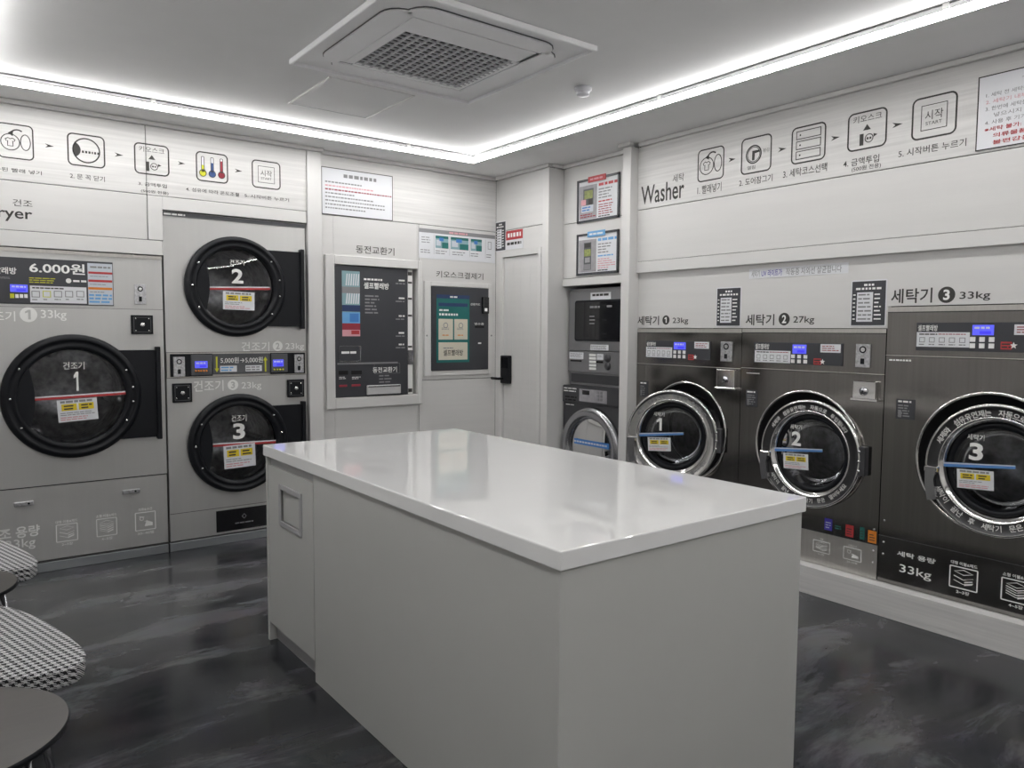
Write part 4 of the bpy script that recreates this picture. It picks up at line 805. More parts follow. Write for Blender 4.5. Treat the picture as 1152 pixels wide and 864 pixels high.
# ------------------------------------------------------------------ washers
FRW = wall_frame('R', XW)
WB = .153
GW = 'front loading washers on the right wall'
def washer(num, label, u0, u1, zt, uo, zo, ro, rd, du, dz, ajar, panel, lcd_b, card_b, brand_b, btn_b, stk_b, red_p, star_p, coin_b, lock_b, seam_z, tag_b, strip_h, seam2):
    t = thing('washing_machine', label, 'washing machine', FRW, ((u0 + u1) / 2, 0, WB), GW)
    S, L_ = 'steel_washer', 'steel_light'
    m = MB(); cabinet(m, u0, u1, WB, zt, .78, S)
    m.rect((u0, zt - strip_h), (u1, seam_z + .002), 0, S); m.plate_hole(u0, u1, seam2 + .001, seam_z - .001, uo, zo, ro, 0, S)
    m.lathe(uo, zo, [(ro + .012, .0), (ro + .010, .004), (ro + .003, .006), (ro - .002, .0)], 'chrome'); m.lathe(uo, zo, [(ro, 0), (ro - .004, -.045), (ro - .075, -.06), (ro - .085, -.12)], 'black_matte')
    m.rect((u0, seam_z + .002), (u1, seam_z - .001), -.003, 'gap_dark'); m.box(u0, u1, seam_z + .002, seam_z + .006, 0, .003, L_)
    m.rect((u0, zt), (u1, zt - strip_h), .001, L_); m.rect((u0, zt - strip_h + .002), (u1, zt - strip_h - .003), .0016, 'gap_dark')
    m.rect((u0, seam2 + .001), (u1, WB), 0, S if num != '2' else L_); m.rect((u0, seam2 + .003), (u1, seam2), .0006, 'chrome_grey')
    for z in (seam2 + .08, seam2 - .03, seam2 - .09):
        for u in (u0 + .025, u1 - .02): m.lathe(u, z, [(.0001, .005), (.005, .004), (.006, .0)], 'bolt', 10)
    part('cabinet', m, t)
    m = MB(); m.lathe(uo, zo, [(ro - .085, -.09), (ro - .05, -.11), (ro - .05, -.55), (.05, -.57), (.001, -.57)], 'drum_steel', 48)
    for k in range(3):
        a = math.radians(30 + 120 * k); m.tube([(uo + (ro - .07) * math.cos(a), .13, zo + (ro - .07) * math.sin(a)), (uo + (ro - .07) * math.cos(a), .54, zo + (ro - .07) * math.sin(a))], .035, 'drum_steel', 8)
    part('drum', m, t)
    # door, hinged on its right
    uc, zc = uo + du, zo + dz; hinge = (uc + rd + .01, -.035, zc)
    m = MB(); d0 = .012
    m.lathe(uc, zc, [(rd * .93, d0 - .01), (rd, d0), (rd, d0 + .018), (rd * .975, d0 + .028), (rd * .955, d0 + .026)], 'chrome')
    m.lathe(uc, zc, [(rd * .955, d0 + .026), (rd * .94, d0 + .022), (rd * .80, d0 + .022)], 'chrome' if num == '1' else 'band_dark')
    m.lathe(uc, zc, [(rd * .80, d0 + .022), (rd * .79, d0 + .025), (rd * .775, d0 + .022), (rd * .72, d0 + .004), (rd * .70, d0 - .03)], 'chrome')
    m.lathe(uc, zc, [(rd * .71, d0 - .02), (rd * .69, d0 - .006), (rd * .64, d0 - .010), (rd * .605, d0 - .03), (rd * .60, d0 - .09)], 'black_plastic')
    d = part('door', m, t, 'round chrome door', hinge, ajar)
    m = MB(); m.lathe(uc, zc, [(.0001, d0 + .004), (rd * .35, d0 + .001), (rd * .62, d0 - .012)], 'glass_smoke', 48); gl = part('glass', m, d)
    m = MB(); m.lathe(uc, zc, [(.0001, -.14), (rd * .4, -.13), (rd * .52, -.11), (rd * .58, -.07), (rd * .60, -.03)], 'glass_bowl', 48); part('bowl', m, d)
    m = MB(); e = d0 + .0055; k = rd / .295
    m.text('세탁기', (uc - .122 * k, zc + .150 * k), (uc - .052 * k, zc + .124 * k), e, 'vinyl_white', .006)
    if num == '1': m.one(uc - .104 * k, uc - .064 * k, zc + .033, zc + .112 * k, e, 'vinyl_white')
    else: m.text(num, (uc - .112 * k, zc + .112 * k), (uc - .054 * k, zc + .033 * k), e, 'vinyl_white', .03)
    part('lettering', m, gl)
    m = MB(); ta, tb_ = (uc - .236 * k, zc - .004), (uc + .075 * k, zc + .026)
    m.prism([(ta[0], ta[1] + .010), (tb_[0], tb_[1] + .008), (tb_[0], tb_[1] - .008), (ta[0], ta[1] - .012)], e + .0002, e + .0012, 'tape_blue'); m.prism([(ta[0] + .02, ta[1] + .0105), (tb_[0], tb_[1] + .008), (tb_[0], tb_[1] + .003), (ta[0] + .02, ta[1] + .004)], e + .0013, e + .0018, 'paper_blue'); part('warning_tape', m, gl, 'blue tape')
    m = MB(); sticker(m, uc - .156 * k, uc - .005 * k, zc - .096 * k, zc - .010 * k, e + .002, .06); part('notice_card', m, gl, 'white card with yellow boxes')
    m = MB(); e = d0 + .0235; rc = 'ink_grey' if num == '1' else 'vinyl_white'; hl, sp_ = (.029, 132) if num == '3' else (.024, 118)
    m.arctext('세제와 섬유유연제는 자동으로 투입됩니다', uc, zc, rd * .862, hl, 92, sp_, e, rc, bold=.014)
    part('ring_lettering', m, d); m = MB()
    m.arctext('세탁이 끝난 후 세탁기 문은 열어두세요', uc, zc, rd * .862, hl, 270, sp_, e, rc, True, bold=.014)
    part('ring_lettering', m, d)
    m = MB(); hu = uc - rd * .93
    m.box(hu - .012, hu + .05, zc - .045, zc - .012, d0 + .02, d0 + .05, 'chrome', .008); m.prism([(hu - .004, zc - .018), (hu + .046, zc - .018), (hu + .036, zc - .075), (hu + .052, zc - .165), (hu + .012, zc - .175), (hu - .002, zc - .1)], d0 + .028, d0 + .055, 'chrome_grey'); part('handle', m, d)
    m = MB(); m.box(uc + rd * .90, uc + rd + .022, zc - .075, zc + .075, d0 - .02, d0 + .024, 'alloy_dark', .006)
    for q in (-.05, 0, .05): m.lathe(uc + rd * .97, zc + q, [(.0001, d0 + .031), (.007, d0 + .030), (.008, d0 + .024)], 'bolt', 10)
    part('hinge', m, d)
    # control panel
    m = MB(); p1, p2 = panel; m.box(p1[0], p2[0], p2[1], p1[1], .0005, .005, 'panel_dark', .001); cp = part('control_panel', m, t)
    m = MB(); e = .0062; a, c = card_b; m.rect(a, c, e, 'paper'); W = c[0] - a[0]; H = a[1] - c[1]
    m.bars((a[0] + .05 * W, a[1] - .08 * H), (a[0] + .4 * W, a[1] - .2 * H), 1, e + .0006, 'ink', .7, 0); m.bars((a[0] + .42 * W, a[1] - .08 * H), (a[0] + .95 * W, a[1] - .18 * H), 1, e + .0006, 'red_dark', .6, 0)
    for i in range(5): x = a[0] + W * (.11 + .19 * i); m.frame(x - W * .055, x + W * .055, c[1] + H * .3, c[1] + H * .65, .003, e + .0006, 'ink_grey'); m.bars((x - W * .06, c[1] + H * .22), (x + W * .06, c[1] + H * .1), 1, e + .0006, 'ink_grey', .6, 0)
    m.text('셀프빨래방', brand_b[0], brand_b[1], e, 'vinyl_white', .015)
    a, c = stk_b; m.rect(a, c, e, 'paper'); m.bars((a[0] + .01, a[1] - .006), (c[0] - .01, c[1] + .006), 3, e + .0006, 'red_dark', .4, .3)
    m.rect((red_p[0] - .022, red_p[1] + .016), (red_p[0] + .022, red_p[1] - .018), e, 'red'); m.bars((red_p[0] - .018, red_p[1] + .012), (red_p[0] + .018, red_p[1] - .014), 2, e + .0006, 'ink', .5, 0)
    st = []
    for i in range(10): rr = .016 if i % 2 == 0 else .007; st.append((star_p[0] + rr * math.sin(i * PI / 5), star_p[1] + rr * math.cos(i * PI / 5)))
    for i in range(10): m.add([(star_p[0], -e - .0006, star_p[1]), (st[i][0], -e - .0006, st[i][1]), (st[(i + 1) % 10][0], -e - .0006, st[(i + 1) % 10][1])], [(0, 1, 2)], 'vinyl_white')
    part('print', m, cp); lcd(cp, lcd_b[0], lcd_b[1], .005)
    m = MB(); a, c = btn_b; W = c[0] - a[0]; H = a[1] - c[1]
    for i in range(3):
        for j in range(2): m = MB(); m.box(a[0] + W * i * .38, a[0] + W * (i * .38 + .22), a[1] - H * (j * .55 + .42), a[1] - H * j * .55, .005, .009, 'vinyl_white', .001); part('button', m, cp)
    coin_plate(t, *coin_b)
    m = MB(); a, c = lock_b; m.box(a[0], c[0], c[1] + .012, a[1], 0, .030, 'chrome', .004); m.box(a[0] - .008, c[0] + .012, c[1], c[1] + .014, 0, .036, 'chrome', .003); q = ((a[0] + c[0]) / 2, (a[1] + c[1]) / 2)
    o = part('lock_box', m, t, 'chrome coin box'); m = MB(); m.lathe(q[0], q[1], [(.0001, .042), (.012, .042), (.014, .038), (.022, .034), (.022, .030)], 'chrome_grey', 20); m.disc(q[0], q[1], .006, .0425, 'black_plastic', 12); part('lock_cylinder', m, o)
    if tag_b:
        m = MB(); a, c = tag_b; m.box(a[0], c[0], c[1], a[1], .0003, .0015, 'panel_dark'); W = c[0] - a[0]; H = a[1] - c[1]; e = .0022
        m.bars((a[0] + .1 * W, a[1] - .05 * H), (c[0] - .2 * W, a[1] - .2 * H), 1, e, 'vinyl_white', .6, 0); m.bars((a[0] + .1 * W, a[1] - .26 * H), (c[0] - .1 * W, a[1] - .9 * H), 5, e, 'ink_grey', .5, .4); m.rect((a[0] + .12 * W, a[1] - .6 * H), (a[0] + .3 * W, a[1] - .92 * H), e, 'ink_grey'); part('warning_label', m, t, 'small dark label')
    return t
W1L, W12, W23, W3R = -3.561, -2.729, -1.881, -.900
s1 = (-3.1175,1.1860)[1]
tw1 = washer('1', 'brushed steel 23kg washer marked 1, door slightly ajar, leftmost of the washers', W1L, W12 - .002, 1.424, -3.133, .781, .300, .294, -.014, -.03, .37,
       ((-3.4759,1.3462), (-2.9506,1.2336)), ((-3.2371,1.3375), (-3.1419,1.2931)), ((-3.4748,1.3043), (-3.2512,1.2376)), ((-3.4693,1.3363), (-3.3905,1.3107)), ((-3.2393,1.2863), (-3.1402,1.2355)), ((-3.0731,1.3428), (-2.9614,1.3017)), (-3.0981,1.2464), (-3.0647,1.2480), ((-2.8739,1.3464), (-2.7927,1.2295)), ((-2.8830,1.1822), (-2.7545,1.0616)), s1, ((-3.5322,1.0749), (-3.4558,0.9676)), .026, .30)
s2 = (-2.3477,1.1930)[1]; s2b = (-1.8840,0.3301)[1]
tw2 = washer('2', 'brushed steel 27kg washer marked 2, in the middle, partly behind the island', W12 + .002, W23 - .002, 1.424, -2.306, .781, .300, .294, .043, -.03, 0.,
       ((-2.6419,1.3483), (-2.1037,1.2302)), ((-2.3930,1.3380), (-2.3103,1.2893)), ((-2.6343,1.3019), (-2.4056,1.2341)), ((-2.6326,1.3398), (-2.5408,1.3081)), ((-2.3997,1.2829), (-2.3014,1.2356)), ((-2.2287,1.3438), (-2.1147,1.2994)), (-2.2437,1.2507), (-2.2140,1.2494), ((-2.0326,1.3481), (-1.9566,1.2286)), ((-2.0289,1.1601), (-1.9115,1.0591)), s2, ((-2.6899,1.0711), (-2.6113,0.9733)), .022, s2b)
s3 = (-1.5371,1.2903)[1]; s3b = (-1.8278,0.3871)[1]
tw3 = washer('3', 'tall dark steel 33kg washer marked 3, at the right edge', W23 + .003, W3R, 1.532, -1.393, .820, .313, .2995, .034, -.024, 0.,
       ((-1.7352,1.4548), ((-1.7352,1.4548)[0] + .56, (-1.7296,1.3226)[1])), ((-1.4875,1.4431), (-1.3995,1.3970)), ((-1.7325,1.4096), (-1.4977,1.3403)), ((-1.7281,1.4437), (-1.6384,1.4151)), ((-1.4962,1.3889), (-1.3935,1.3366)), ((-1.3198,1.4450), (-1.2172,1.3993)), (-1.3480,1.3529), (-1.3189,1.3526), ((-1.2192,1.4409), (-1.1554,1.3214)), ((-1.1825,1.2187), (-1.0818,1.0946)), s3, ((-1.8185,1.0831), (-1.7277,0.9845)), .026, s3b)
m = MB(); e = .0014; q0, q1 = (-2.3053,0.3300), (-1.8796,0.3343)
for q, c in (((-2.1504,0.3801), 'violet'), ((-2.0321,0.3706), 'red'), ((-1.9645,0.3728), 'green_dark'), ((-1.9116,0.3660), 'orange')):
    s_ = .022 if c != 'green_dark' else .012; m.rect((q[0] - s_, q[1] + .035), (q[0] + s_, q[1] - .028), e, c); m.bars((q[0] - s_ * .7, q[1] + .02), (q[0] + s_ * .7, q[1] - .02), 3, e + .0006, 'ink' if c != 'violet' else 'paper_blue', .35, .4)
q = (-2.0927,0.3789); m.bars((q[0] - .02, q[1] + .012), (q[0] + .02, q[1] - .012), 2, e, 'green_dark', .5, .2)
part('warning_label', m, tw2, 'row of coloured labels')
m = MB(); cap_icon(m, (-2.2345,0.2862), (-2.1357,0.2216), 'vinyl_white', 2, '이불', '2~3장', e); part('capacity_icon', m, tw2); m = MB(); cap_icon(m, (-2.0621,0.2895), (-1.9631,0.2216), 'vinyl_white', 3, '의류&수건', '20~30벌', e); part('capacity_icon', m, tw2); m = MB(); cap_icon(m, ((-2.2345,0.2862)[0] - .20, (-2.2345,0.2862)[1]), ((-2.1357,0.2216)[0] - .20, (-2.1357,0.2216)[1]), 'vinyl_white', 1, None, None, e); part('capacity_icon', m, tw2)
m = MB(); m.text('세탁 용량', (-1.7844,0.3300), (-1.6021,0.3047), e, 'vinyl_white', .02); m.text('33kg', (-1.7691,0.2660), (-1.6185,0.2149), e, 'vinyl_white', .006)
part('lettering', m, tw3); m = MB(); a, c = (-1.5387,0.3221), (-1.4150,0.2176); cap_icon(m, a, c, 'vinyl_white', 1, '대형 이불&패드', '2~3장', e); part('capacity_icon', m, tw3); m = MB(); dx = (-1.3164,0.2750)[0] - (-1.5339,0.2145)[0]; cap_icon(m, (a[0] + dx, a[1]), (c[0] + dx, c[1]), 'vinyl_white', 2, '소형 이불&패드', '4~5장', e); part('capacity_icon', m, tw3); m = MB()
m.bars((-1.8624,1.2775), (-1.7565,1.2659), 1, e, 'vinyl_white', .7, 0, (.8, 1.4)); part('lettering', m, tw3)
m = MB(); m.bars((-2.6902,1.1715), (-2.6000,1.1640), 1, e, 'vinyl_white', .7, 0, (.8, 1.4)); part('lettering', m, tw2)

# ------------------------------------------------------------------ small stacked machines in the alcove
AY0, AY1 = -4.372, -3.70
FAM = wall_frame('R', 3.85); FAW = wall_frame('R', 3.81)
zj = (-4.3066,1.0024)[1] + .0; zseam = (-4.1145,1.2559)[1]
t = thing('small_dryer', 'grey front loading dryer with a dark square window, stacked in the alcove', 'dryer', FAM, ((AY0 + AY1) / 2, 0, (-4.3737,0.9965)[1]))
ztop = (-4.3656,1.7222)[1]; zb = (-4.3737,0.9965)[1] + .002
m = MB(); m.box(AY0 + .006, AY1, zb, ztop, -.7, -.012, 'alloy', .004); part('cabinet', m, t)
m = MB(); m.box(AY0 + .008, AY1 - .002, zseam + .004, ztop - .02, -.011, .004, 'alloy', .005); d = part('door', m, t)
m = MB(); a, c = (-4.2882,1.6324), (-3.6266,1.3311); m.rrect(a[0], AY1 - .05, c[1], a[1], .02, .004, .010, 'black_plastic'); m.rrect(a[0] + .012, AY1 - .062, c[1] + .012, a[1] - .012, .014, .010, .0115, 'black_gloss'); m.bars((-4.1214,1.5919), (-4.0175,1.5703), 1, .0122, 'ink_grey', .7, 0); m.bars((-3.9447,1.5943), (-3.8903,1.5741), 1, .0122, 'ink_grey', .7, 0); m.bars((-4.1248,1.5266), (-4.0616,1.4479), 3, .0122, 'ink_grey', .3, 0); part('window', m, d)
m = MB(); a, c = (-4.1233,1.6865), (-3.9123,1.6346); m.box(a[0], c[0], c[1], a[1], .0045, .0055, 'paper'); m.bars((a[0] + .02, a[1] - .008), (c[0] - .02, a[1] - .028), 1, .0062, 'ink', .8, 0); a, c = (-4.1156,1.3071), (-3.9284,1.2657); m.box(a[0], c[0], c[1], a[1], .0045, .0055, 'paper'); m.bars((a[0] + .005, a[1] - .005), (c[0] - .005, c[1] + .005), 3, .0062, 'ink_grey', .5, .1); part('stickers', m, d, 'white stickers')
m = MB(); z0_ = (-4.2581,1.0997)[1]; m.box(AY0 + .008, AY1 - .002, z0_, zseam - .002, -.011, .006, 'alloy', .004); m.box(AY0 + .03, AY1 - .002, zb + .02, z0_ - .015, -.012, -.006, 'alloy_dark', .003); cp = part('control_panel', m, t)
m = MB(); a, c = (-4.3467,1.2453), (-4.1907,1.1961); m.box(a[0], c[0], c[1], a[1], .0065, .0075, 'paper'); m.bars((a[0] + .01, a[1] - .005), (c[0] - .01, c[1] + .01), 3, .0082, 'ink_grey', .4, .3)
a, c = (-4.0441,1.2401), (-3.9790,1.1967); m.box(a[0], c[0], c[1], a[1], .0065, .0075, 'paper'); m.bars((a[0] + .01, a[1] - .01), (c[0] - .01, c[1] + .02), 3, .0082, 'ink_grey', .4, .2)
for p, q in (((-4.3303,1.1880), (-4.2100,1.1754)), ((-4.0467,1.1879), (-3.9812,1.1740))): m.box(p[0], q[0], q[1], p[1], .006, .012, 'black_matte')
part('payment_slots', m, cp)
for q in ((-3.9317,1.2111), (-3.9304,1.1535)): m = MB(); m.lathe(*q, [(.0001, .014), (.028, .013), (.030, .006)], 'alloy_dark', 20); part('dial', m, cp)
for q in ((-4.0901,1.2290), (-4.0896,1.2041), (-4.0891,1.1791), (-4.0886,1.1542), (-4.0880,1.1293)): m = MB(); m.box(q[0] - .036, q[0] + .036, q[1] - .009, q[1] + .009, .006, .010, 'vinyl_white', .002); part('button', m, cp)

t = thing('small_washer', 'dark grey washer with a chrome ring door at the bottom of the alcove', 'washing machine', FAW, ((AY0 + AY1) / 2, 0, .002))
zt = (-4.3737,0.9965)[1]; uo, zo = (-4.0482,0.5732)[0], (-4.0475,0.5403)[1]; ro = (-4.0539,0.8508)[1] - zo
m = MB(); cabinet(m, AY0 + .002, AY1, .002, zt, .7, 'alloy_dark'); zs_ = (-4.1114,0.8572)[1] + .012
m.plate_hole(AY0 + .002, AY1, .002, zs_, uo, zo, min(ro - .02, zs_ - zo - .003), 0, 'alloy_dark'); m.rect((AY0 + .002, zt), (AY1, zs_), 0, 'alloy_dark'); part('cabinet', m, t)
m = MB(); m.box(AY0 + .004, AY1 - .002, zs_, zt - .002, .0005, .012, 'alloy_dark', .004); cp = part('control_panel', m, t)
m = MB(); a, c = (-4.1790,0.9782), (-3.8854,0.8854); m.box(a[0], c[0], c[1], a[1], .012, .015, 'photo_grey', .002); m.box((-4.1419,3.7725)[0], (-4.0678,3.7478)[0], (-4.0463,0.9378)[1], (-4.0469,0.9691)[1], .015, .017, 'black_gloss')
for q in ((-3.9766,0.9622), (-3.9435,0.9619), (-3.9761,0.9363), (-3.9429,0.9362), (-3.9755,0.9105), (-3.9423,0.9105)): m.box(q[0] - .012, q[0] + .012, q[1] - .009, q[1] + .009, .015, .017, 'alloy')
part('display', m, cp)
m = MB(); m.bars((-4.3529,0.9841), (-4.2009,0.9435), 2, .0128, 'vinyl_white', .4, .3); m.bars((-4.3414,0.9201), (-4.1996,0.8767), 2, .0128, 'black_matte', .5, .1); m.bars((-4.3301,0.8597), (-4.2089,0.8425), 1, .0128, 'vinyl_white', .4, .3); part('print', m, cp)
m = MB(); m.lathe(uo, zo, [(ro - .03, 0), (ro, .004), (ro - .004, .03), (ro - .03, .045), (ro - .06, .045), (ro - .085, .03), (ro - .09, .01)], 'chrome_grey'); d = part('door', m, t)
m = MB(); m.lathe(uo, zo, [(.0001, .03), ((ro - .09) * .6, .027), (ro - .088, .012)], 'glass_smoke', 40); gl = part('glass', m, d)
m = MB(); m.lathe(uo, zo, [(ro - .09, -.02), (ro - .06, -.05), (ro - .06, -.4), (.001, -.42)], 'drum_steel', 40); part('drum', m, t)
m = MB(); a, c = (-4.2097,0.5735), (-3.8492,0.5979); zc_ = (a[1] + c[1]) / 2; m.box(max(a[0], uo - ro + .1), uo + ro - .1, zc_ - .020, zc_ + .020, .031, .032, 'blue'); m.bars((max(a[0], uo - ro + .11), zc_ + .008), (uo + ro - .12, zc_ - .008), 1, .0326, 'paper_blue', .8, 0, (.8, 2)); part('warning_tape', m, gl, 'blue tape')

# ------------------------------------------------------------------ island
IX0, IX1, IY0, IY1, IH, IT = 1.148, 2.152, 1.322, 3.332, .840, .888
t = thing('folding_island', 'white island cabinet with a flap and finger slot at its far left end', 'cabinet', F0, ((IX0 + IX1) / 2, (IY0 + IY1) / 2, 0))
YS = 2.806
m = MB(); m.box3(IX0 + .02, IX1 - .001, IY0 + .021, IY1 - .021, .095, IH - .002, 'cabinet'); m.box3(IX0 + .004, IX0 + .02, IY0 + .022, YS - .002, 0, IH - .002, 'cabinet', .0015, 1); m.box3(IX1 - .018, IX1 - .002, IY0 + .022, IY1 - .022, 0, IH - .002, 'cabinet'); part('body', m, t)
m = MB(); m.box3(IX0, IX1, IY0, IY0 + .02, 0, IH - .002, 'cabinet', .0015, 1); part('end_panel', m, t)
m = MB(); m.box3(IX0, IX1, IY1 - .02, IY1, 0, IH - .002, 'cabinet', .0015, 1); part('end_panel', m, t)
m = MB(); m.box3(IX0 + .035, IX0 + .05, YS, IY1 - .022, 0, .094, 'cabinet_grey'); part('toe_kick', m, t)
# door with an inset flap: front built around the opening
fy0, fy1, fz0, fz1 = 2.918, 3.172, .560, .740; dz0, dz1 = .086, .800
m = MB(); yA, yB = YS + .001, IY1 - .023
for a in ((yA, fy0, dz0, dz1), (fy1, yB, dz0, dz1), (fy0, fy1, dz0, fz0), (fy0, fy1, fz1, dz1)): m.box3(IX0 + .003, IX0 + .0195, *a, 'cabinet')
d = part('door', m, t)
m = MB(); w_ = .022
m.box3(IX0 - .003, IX0 + .004, fy0, fy0 + w_, fz0, fz1, 'cabinet_grey', .002); m.box3(IX0 - .003, IX0 + .004, fy1 - w_, fy1, fz0, fz1, 'cabinet_grey', .002); m.box3(IX0 - .003, IX0 + .004, fy0 + w_, fy1 - w_, fz0, fz0 + w_, 'cabinet_grey', .002); m.box3(IX0 - .003, IX0 + .004, fy0 + w_, fy1 - w_, fz1 - w_, fz1, 'cabinet_grey', .002)
fr_ = part('flap_frame', m, d); m = MB(); m.box3(IX0 + .010, IX0 + .014, fy0 + w_, fy1 - w_, fz0 + w_, fz1 - w_, 'cabinet'); part('flap', m, fr_)
m = MB(); m.box3(IX0 + .0155, IX0 + .0195, yA, yB, dz1 + .002, IH - .003, 'cabinet_grey'); part('finger_slot', m, t)
m = MB(); m.box3(IX0 - .008, IX1 + .008, IY0 - .010, IY1 + .010, IH, IT, 'solid_surface', .004, 3)
single('worktop', m, 'glossy white stone worktop covering the island', 'worktop', F0, ((IX0 + IX1) / 2, (IY0 + IY1) / 2, IH))

# ------------------------------------------------------------------ ceiling fittings
AX0, AX1, AY0_, AY1_ = 1.392, 2.430, 2.590, 3.614; AZ = 2.677
t = thing('air_conditioner', 'square white ceiling air conditioner with a dark grid in the middle', 'air conditioner', F0, ((AX0 + AX1) / 2, (AY0_ + AY1_) / 2, AZ))
m = MB(); cx, cy = (AX0 + AX1) / 2, (AY0_ + AY1_) / 2; hw = (AX1 - AX0) / 2
def sq(h, z): return [(cx - h, cy - h, z), (cx + h, cy - h, z), (cx + h, cy + h, z), (cx - h, cy + h, z)]
P = sq(hw - .01, ZC - .001) + sq(hw, ZC - .004) + sq(hw, AZ - .006) + sq(hw - .004, AZ - .010) + sq(hw - .014, AZ - .010) + sq(hw - .0145, AZ + .004) + sq(hw * .60, AZ - .004) + sq(hw * .58, AZ + .004)
Fq = [(k * 4 + i, k * 4 + (i + 1) % 4, k * 4 + 4 + (i + 1) % 4, k * 4 + 4 + i) for k in range(7) for i in range(4)]
m.add(P, Fq, 'ac_white'); part('panel', m, t)
def hpoly(m, pts, z0, z1, mt):
    n = len(pts); m.add([(x, y, z0) for x, y in pts] + [(x, y, z1) for x, y in pts], [tuple(range(n)), tuple(range(n, 2 * n))] + [(i, (i + 1) % n, n + (i + 1) % n, n + i) for i in range(n)], mt)
for k in range(4):
    a = k * PI / 2; c_, s_ = math.cos(a), math.sin(a); w1, w2, r0, r1_ = hw * .56, hw * .72, hw * .66, hw * .86
    out = [(-w1, r0), (w1, r0)] + [(w2 - .10 + .10 * math.sin(i * PI / 10), r1_ - .10 + .10 * math.cos(i * PI / 10)) for i in range(5, -1, -1)] + [(-(w2 - .10 + .10 * math.sin(i * PI / 10)), r1_ - .10 + .10 * math.cos(i * PI / 10)) for i in range(0, 6)]
    R_ = lambda L_: [(cx + x * c_ - y * s_, cy + x * s_ + y * c_) for x, y in L_]
    m = MB(); hpoly(m, R_(out), AZ - .0035, AZ + .001, 'panel_mid')
    mid = (0, (r0 + r1_) / 2); ins = [(x * .985, mid[1] + (y - mid[1]) * .955) for x, y in out]; hpoly(m, R_(ins), AZ - .010, AZ - .0036, 'ac_white'); part('vane', m, t)
G0x, G1x, G0y, G1y = 1.634, 2.248, 2.925, 3.474
m = MB(); m.box3(G0x, G1x, G0y, G1y, AZ + .010, AZ + .014, 'black_matte')
nx, ny = 14, 15
for i in range(nx + 1): x = G0x + (G1x - G0x) * i / nx; m.box3(x - .0065, x + .0065, G0y, G1y, AZ - .006, AZ + .0, 'ac_grille')
for j in range(ny + 1): y = G0y + (G1y - G0y) * j / ny; m.box3(G0x, G1x, y - .006, y + .006, AZ - .0055, AZ + .0005, 'ac_grille')
part('grille', m, t)
m = MB(); fr = ((cx - hw * .60, G0x), (G1x, cx + hw * .60))
m.box3(cx - hw * .62, G0x, cy - hw * .62, cy + hw * .62, AZ - .007, AZ + .006, 'ac_white'); m.box3(G1x, cx + hw * .62, cy - hw * .62, cy + hw * .62, AZ - .007, AZ + .006, 'ac_white'); m.box3(G0x, G1x, cy - hw * .62, G0y, AZ - .007, AZ + .006, 'ac_white'); m.box3(G0x, G1x, G1y, cy + hw * .62, AZ - .007, AZ + .006, 'ac_white'); part('grille_frame', m, t)
m = MB(); a = (1.6532,3.8365); HX0, HX1, HY0, HY1 = 1.645, 2.150, 3.74, 4.310
for e in ((HX0, HX0 + .018, HY0, HY1), (HX1 - .018, HX1, HY0, HY1)): m.box3(*e, ZC - .006, ZC - .0005, 'trim_white')
m.box3(HX0 + .018, HX1 - .018, HY0, HY0 + .012, ZC - .004, ZC - .0005, 'ceiling_paint'); m.box3(HX0 + .018, HX1 - .018, HY1 - .006, HY1, ZC - .004, ZC - .0005, 'cabinet_grey'); m.box3(HX0 + .018, HX1 - .018, HY0 + .012, HY1 - .006, ZC - .003, ZC - .0005, 'ceiling_paint')
single('access_hatch', m, 'square hatch in the ceiling beside the air conditioner', 'hatch', F0, (1.9, 4.03, ZC - .006))
q = (2.7849,3.0666)
t = thing('smoke_detector', 'small round white smoke detector on the ceiling', 'smoke detector', F0, (q[0], q[1], ZC - .04))
m = MB(); m.lathez(q[0], q[1], [(.0001, ZC - .001), (.046, ZC - .001), (.046, ZC - .014), (.041, ZC - .020)], 'smoke_white', 32); part('base', m, t)
m = MB(); m.lathez(q[0], q[1], [(.041, ZC - .020), (.030, ZC - .024), (.030, ZC - .032), (.036, ZC - .034), (.032, ZC - .043), (.0001, ZC - .047)], 'smoke_white', 32); part('sensor', m, t)

# ------------------------------------------------------------------ chairs and side tables at the left edge
def chaikin(P, n):
    for _ in range(n):
        Q = []
        for i, p in enumerate(P):
            q = P[(i + 1) % len(P)]; Q += [(p[0] * .75 + q[0] * .25, p[1] * .75 + q[1] * .25), (p[0] * .25 + q[0] * .75, p[1] * .25 + q[1] * .75)]
        P = Q
    return P
def cushion(m, P, z0, z1, r, mt, crown=.012):
    cx_ = sum(p[0] for p in P) / len(P); cy_ = sum(p[1] for p in P) / len(P); n = len(P)
    L_ = [(.93, z0), (.985, z0 + r * .4), (1., z0 + r), (1., z1 - r * .5), (.992, z1 - r * .1), (.975, z1 + .0005), (.6, z1 + crown * .8), (.25, z1 + crown)]
    V = [(cx_ + (x - cx_) * s_, cy_ + (y - cy_) * s_, z) for s_, z in L_ for x, y in P]
    F_ = [(k * n + i, k * n + (i + 1) % n, k * n + n + (i + 1) % n, k * n + n + i) for k in range(len(L_) - 1) for i in range(n)]
    F_ += [tuple(range(n))[::-1], tuple(range((len(L_) - 1) * n, len(L_) * n))]
    m.add(V, F_, mt, True)
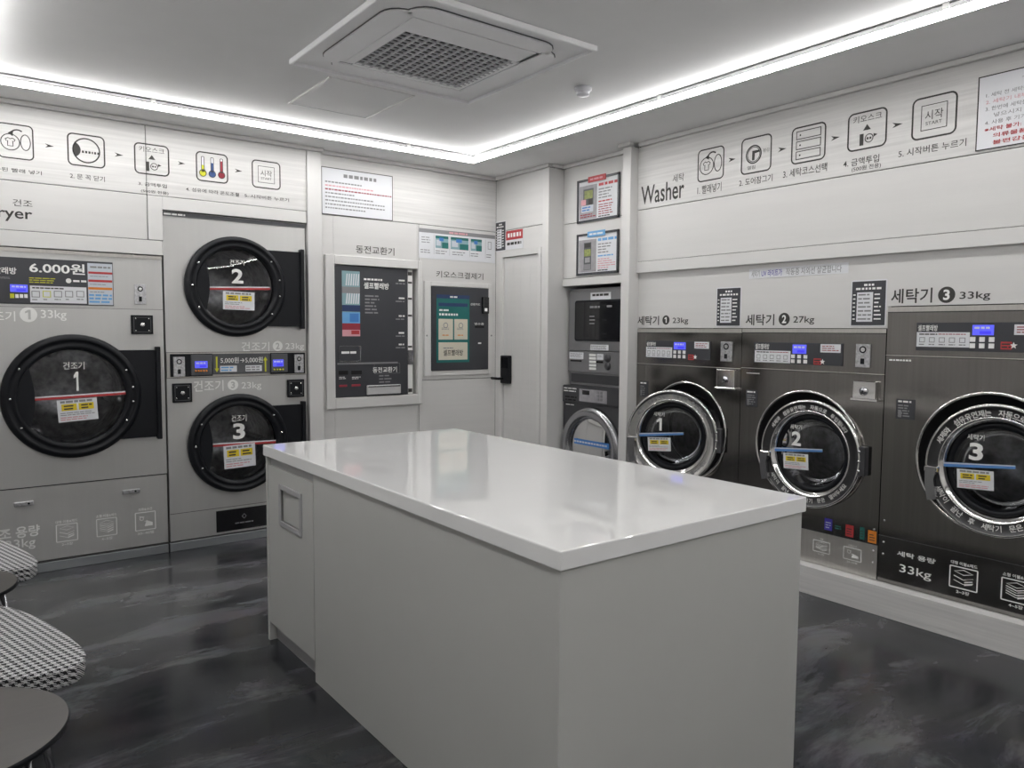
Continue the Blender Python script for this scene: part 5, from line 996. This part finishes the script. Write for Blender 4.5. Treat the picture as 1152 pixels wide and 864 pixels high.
def make_chair(label):
    t = thing('lounge_chair', label, 'chair', F0, (0, 0, 0), 'houndstooth chairs along the left')
    P = chaikin([(.292, -.13), (.266, -.345), (.165, -.375), (.0, -.265), (-.19, -.19), (-.28, -.14), (-.28, .14), (-.19, .19), (.0, .25), (.165, .335), (.262, .315), (.292, .13)], 2)
    m = MB(); cushion(m, P, .437, .495, .012, 'houndstooth'); part('seat', m, t)
    m = MB(); Q = [(x, y) for x, y in P]; n = len(Q); m.tube([(Q[i % n][0] * .995, Q[i % n][1] * .995, .4885) for i in range(n + 1)], .004, 'houndstooth', 6); part('piping', m, t)
    m = MB(); m.box3(-.22, .20, -.17, .17, .417, .438, 'black_plastic', .004); part('seat_frame', m, t)
    B = chaikin([(-.30, .46), (.30, .46), (.32, .62), (.26, .82), (-.26, .82), (-.32, .62)], 2)
    m = MB(); nb = len(B); pr = [(.95, 0), (1, .012), (1, .045), (.95, .057), (.5, .062)]
    V = [(-.24 - (.16 * (.68 + (z - .64) * s_ - .50) / .36) - .03 + d_, y * s_, .68 + (z - .64) * s_) for s_, d_ in pr for y, z in B]
    m.add(V, [(k * nb + i, k * nb + (i + 1) % nb, k * nb + nb + (i + 1) % nb, k * nb + nb + i) for k in range(len(pr) - 1) for i in range(nb)] + [tuple(range(nb)), tuple(range((len(pr) - 1) * nb, len(pr) * nb))], 'houndstooth', True); part('backrest', m, t)
    for sx in (1, -1):
        for sy in (1, -1): m = MB(); m.tube([(sx * .18, sy * .15, .42), (sx * .225, sy * .22, .0)], [.012, .009], 'chrome_grey'); part('leg', m, t)
    return t
ch = make_chair('houndstooth padded chair nearer the camera, between the two round side tables')
ch.matrix_world = Matrix.Translation((-.038, 2.585, 0)) @ Matrix.Rotation(math.radians(15), 4, 'Z')
c2 = copy_tree(ch); c2['label'] = 'houndstooth padded chair farther from the camera, close to the large dryer'
c2.matrix_world = Matrix.Translation((-.056, 3.655, 0)) @ Matrix.Rotation(math.radians(15), 4, 'Z')
def make_table(label):
    t = thing('side_table', label, 'table', F0, (0, 0, 0), 'round side tables by the chairs')
    m = MB(); m.lathez(0, 0, [(.0001, .500), (.230, .500), (.2395, .504), (.2405, .5145), (.238, .5175)], 'black_plastic', 64); m.lathez(0, 0, [(.238, .5176), (.0001, .5176)], 'walnut', 64); part('tabletop', m, t)
    for k in range(3):
        a = math.radians(-42 + 120 * k); c_, s_ = math.cos(a), math.sin(a); m = MB(); m.tube([(.195 * c_, .195 * s_, .500), (.230 * c_, .230 * s_, .0)], .0075, 'chrome_grey'); m.lathez(.230 * c_, .230 * s_, [(.011, 0.), (.011, .02), (.008, .03)], 'black_plastic', 12); part('leg', m, t)
    return t
tb = make_table('dark round side table in the bottom left corner'); tb.location = (-.026, 1.991, 0)
tb2 = copy_tree(tb); tb2['label'] = 'dark round side table between the two houndstooth chairs, farther back'; tb2.location = (-.030, 3.150, 0); tb2.scale = (.94, .94, 1)

bpy.data.scenes.remove(TSC)
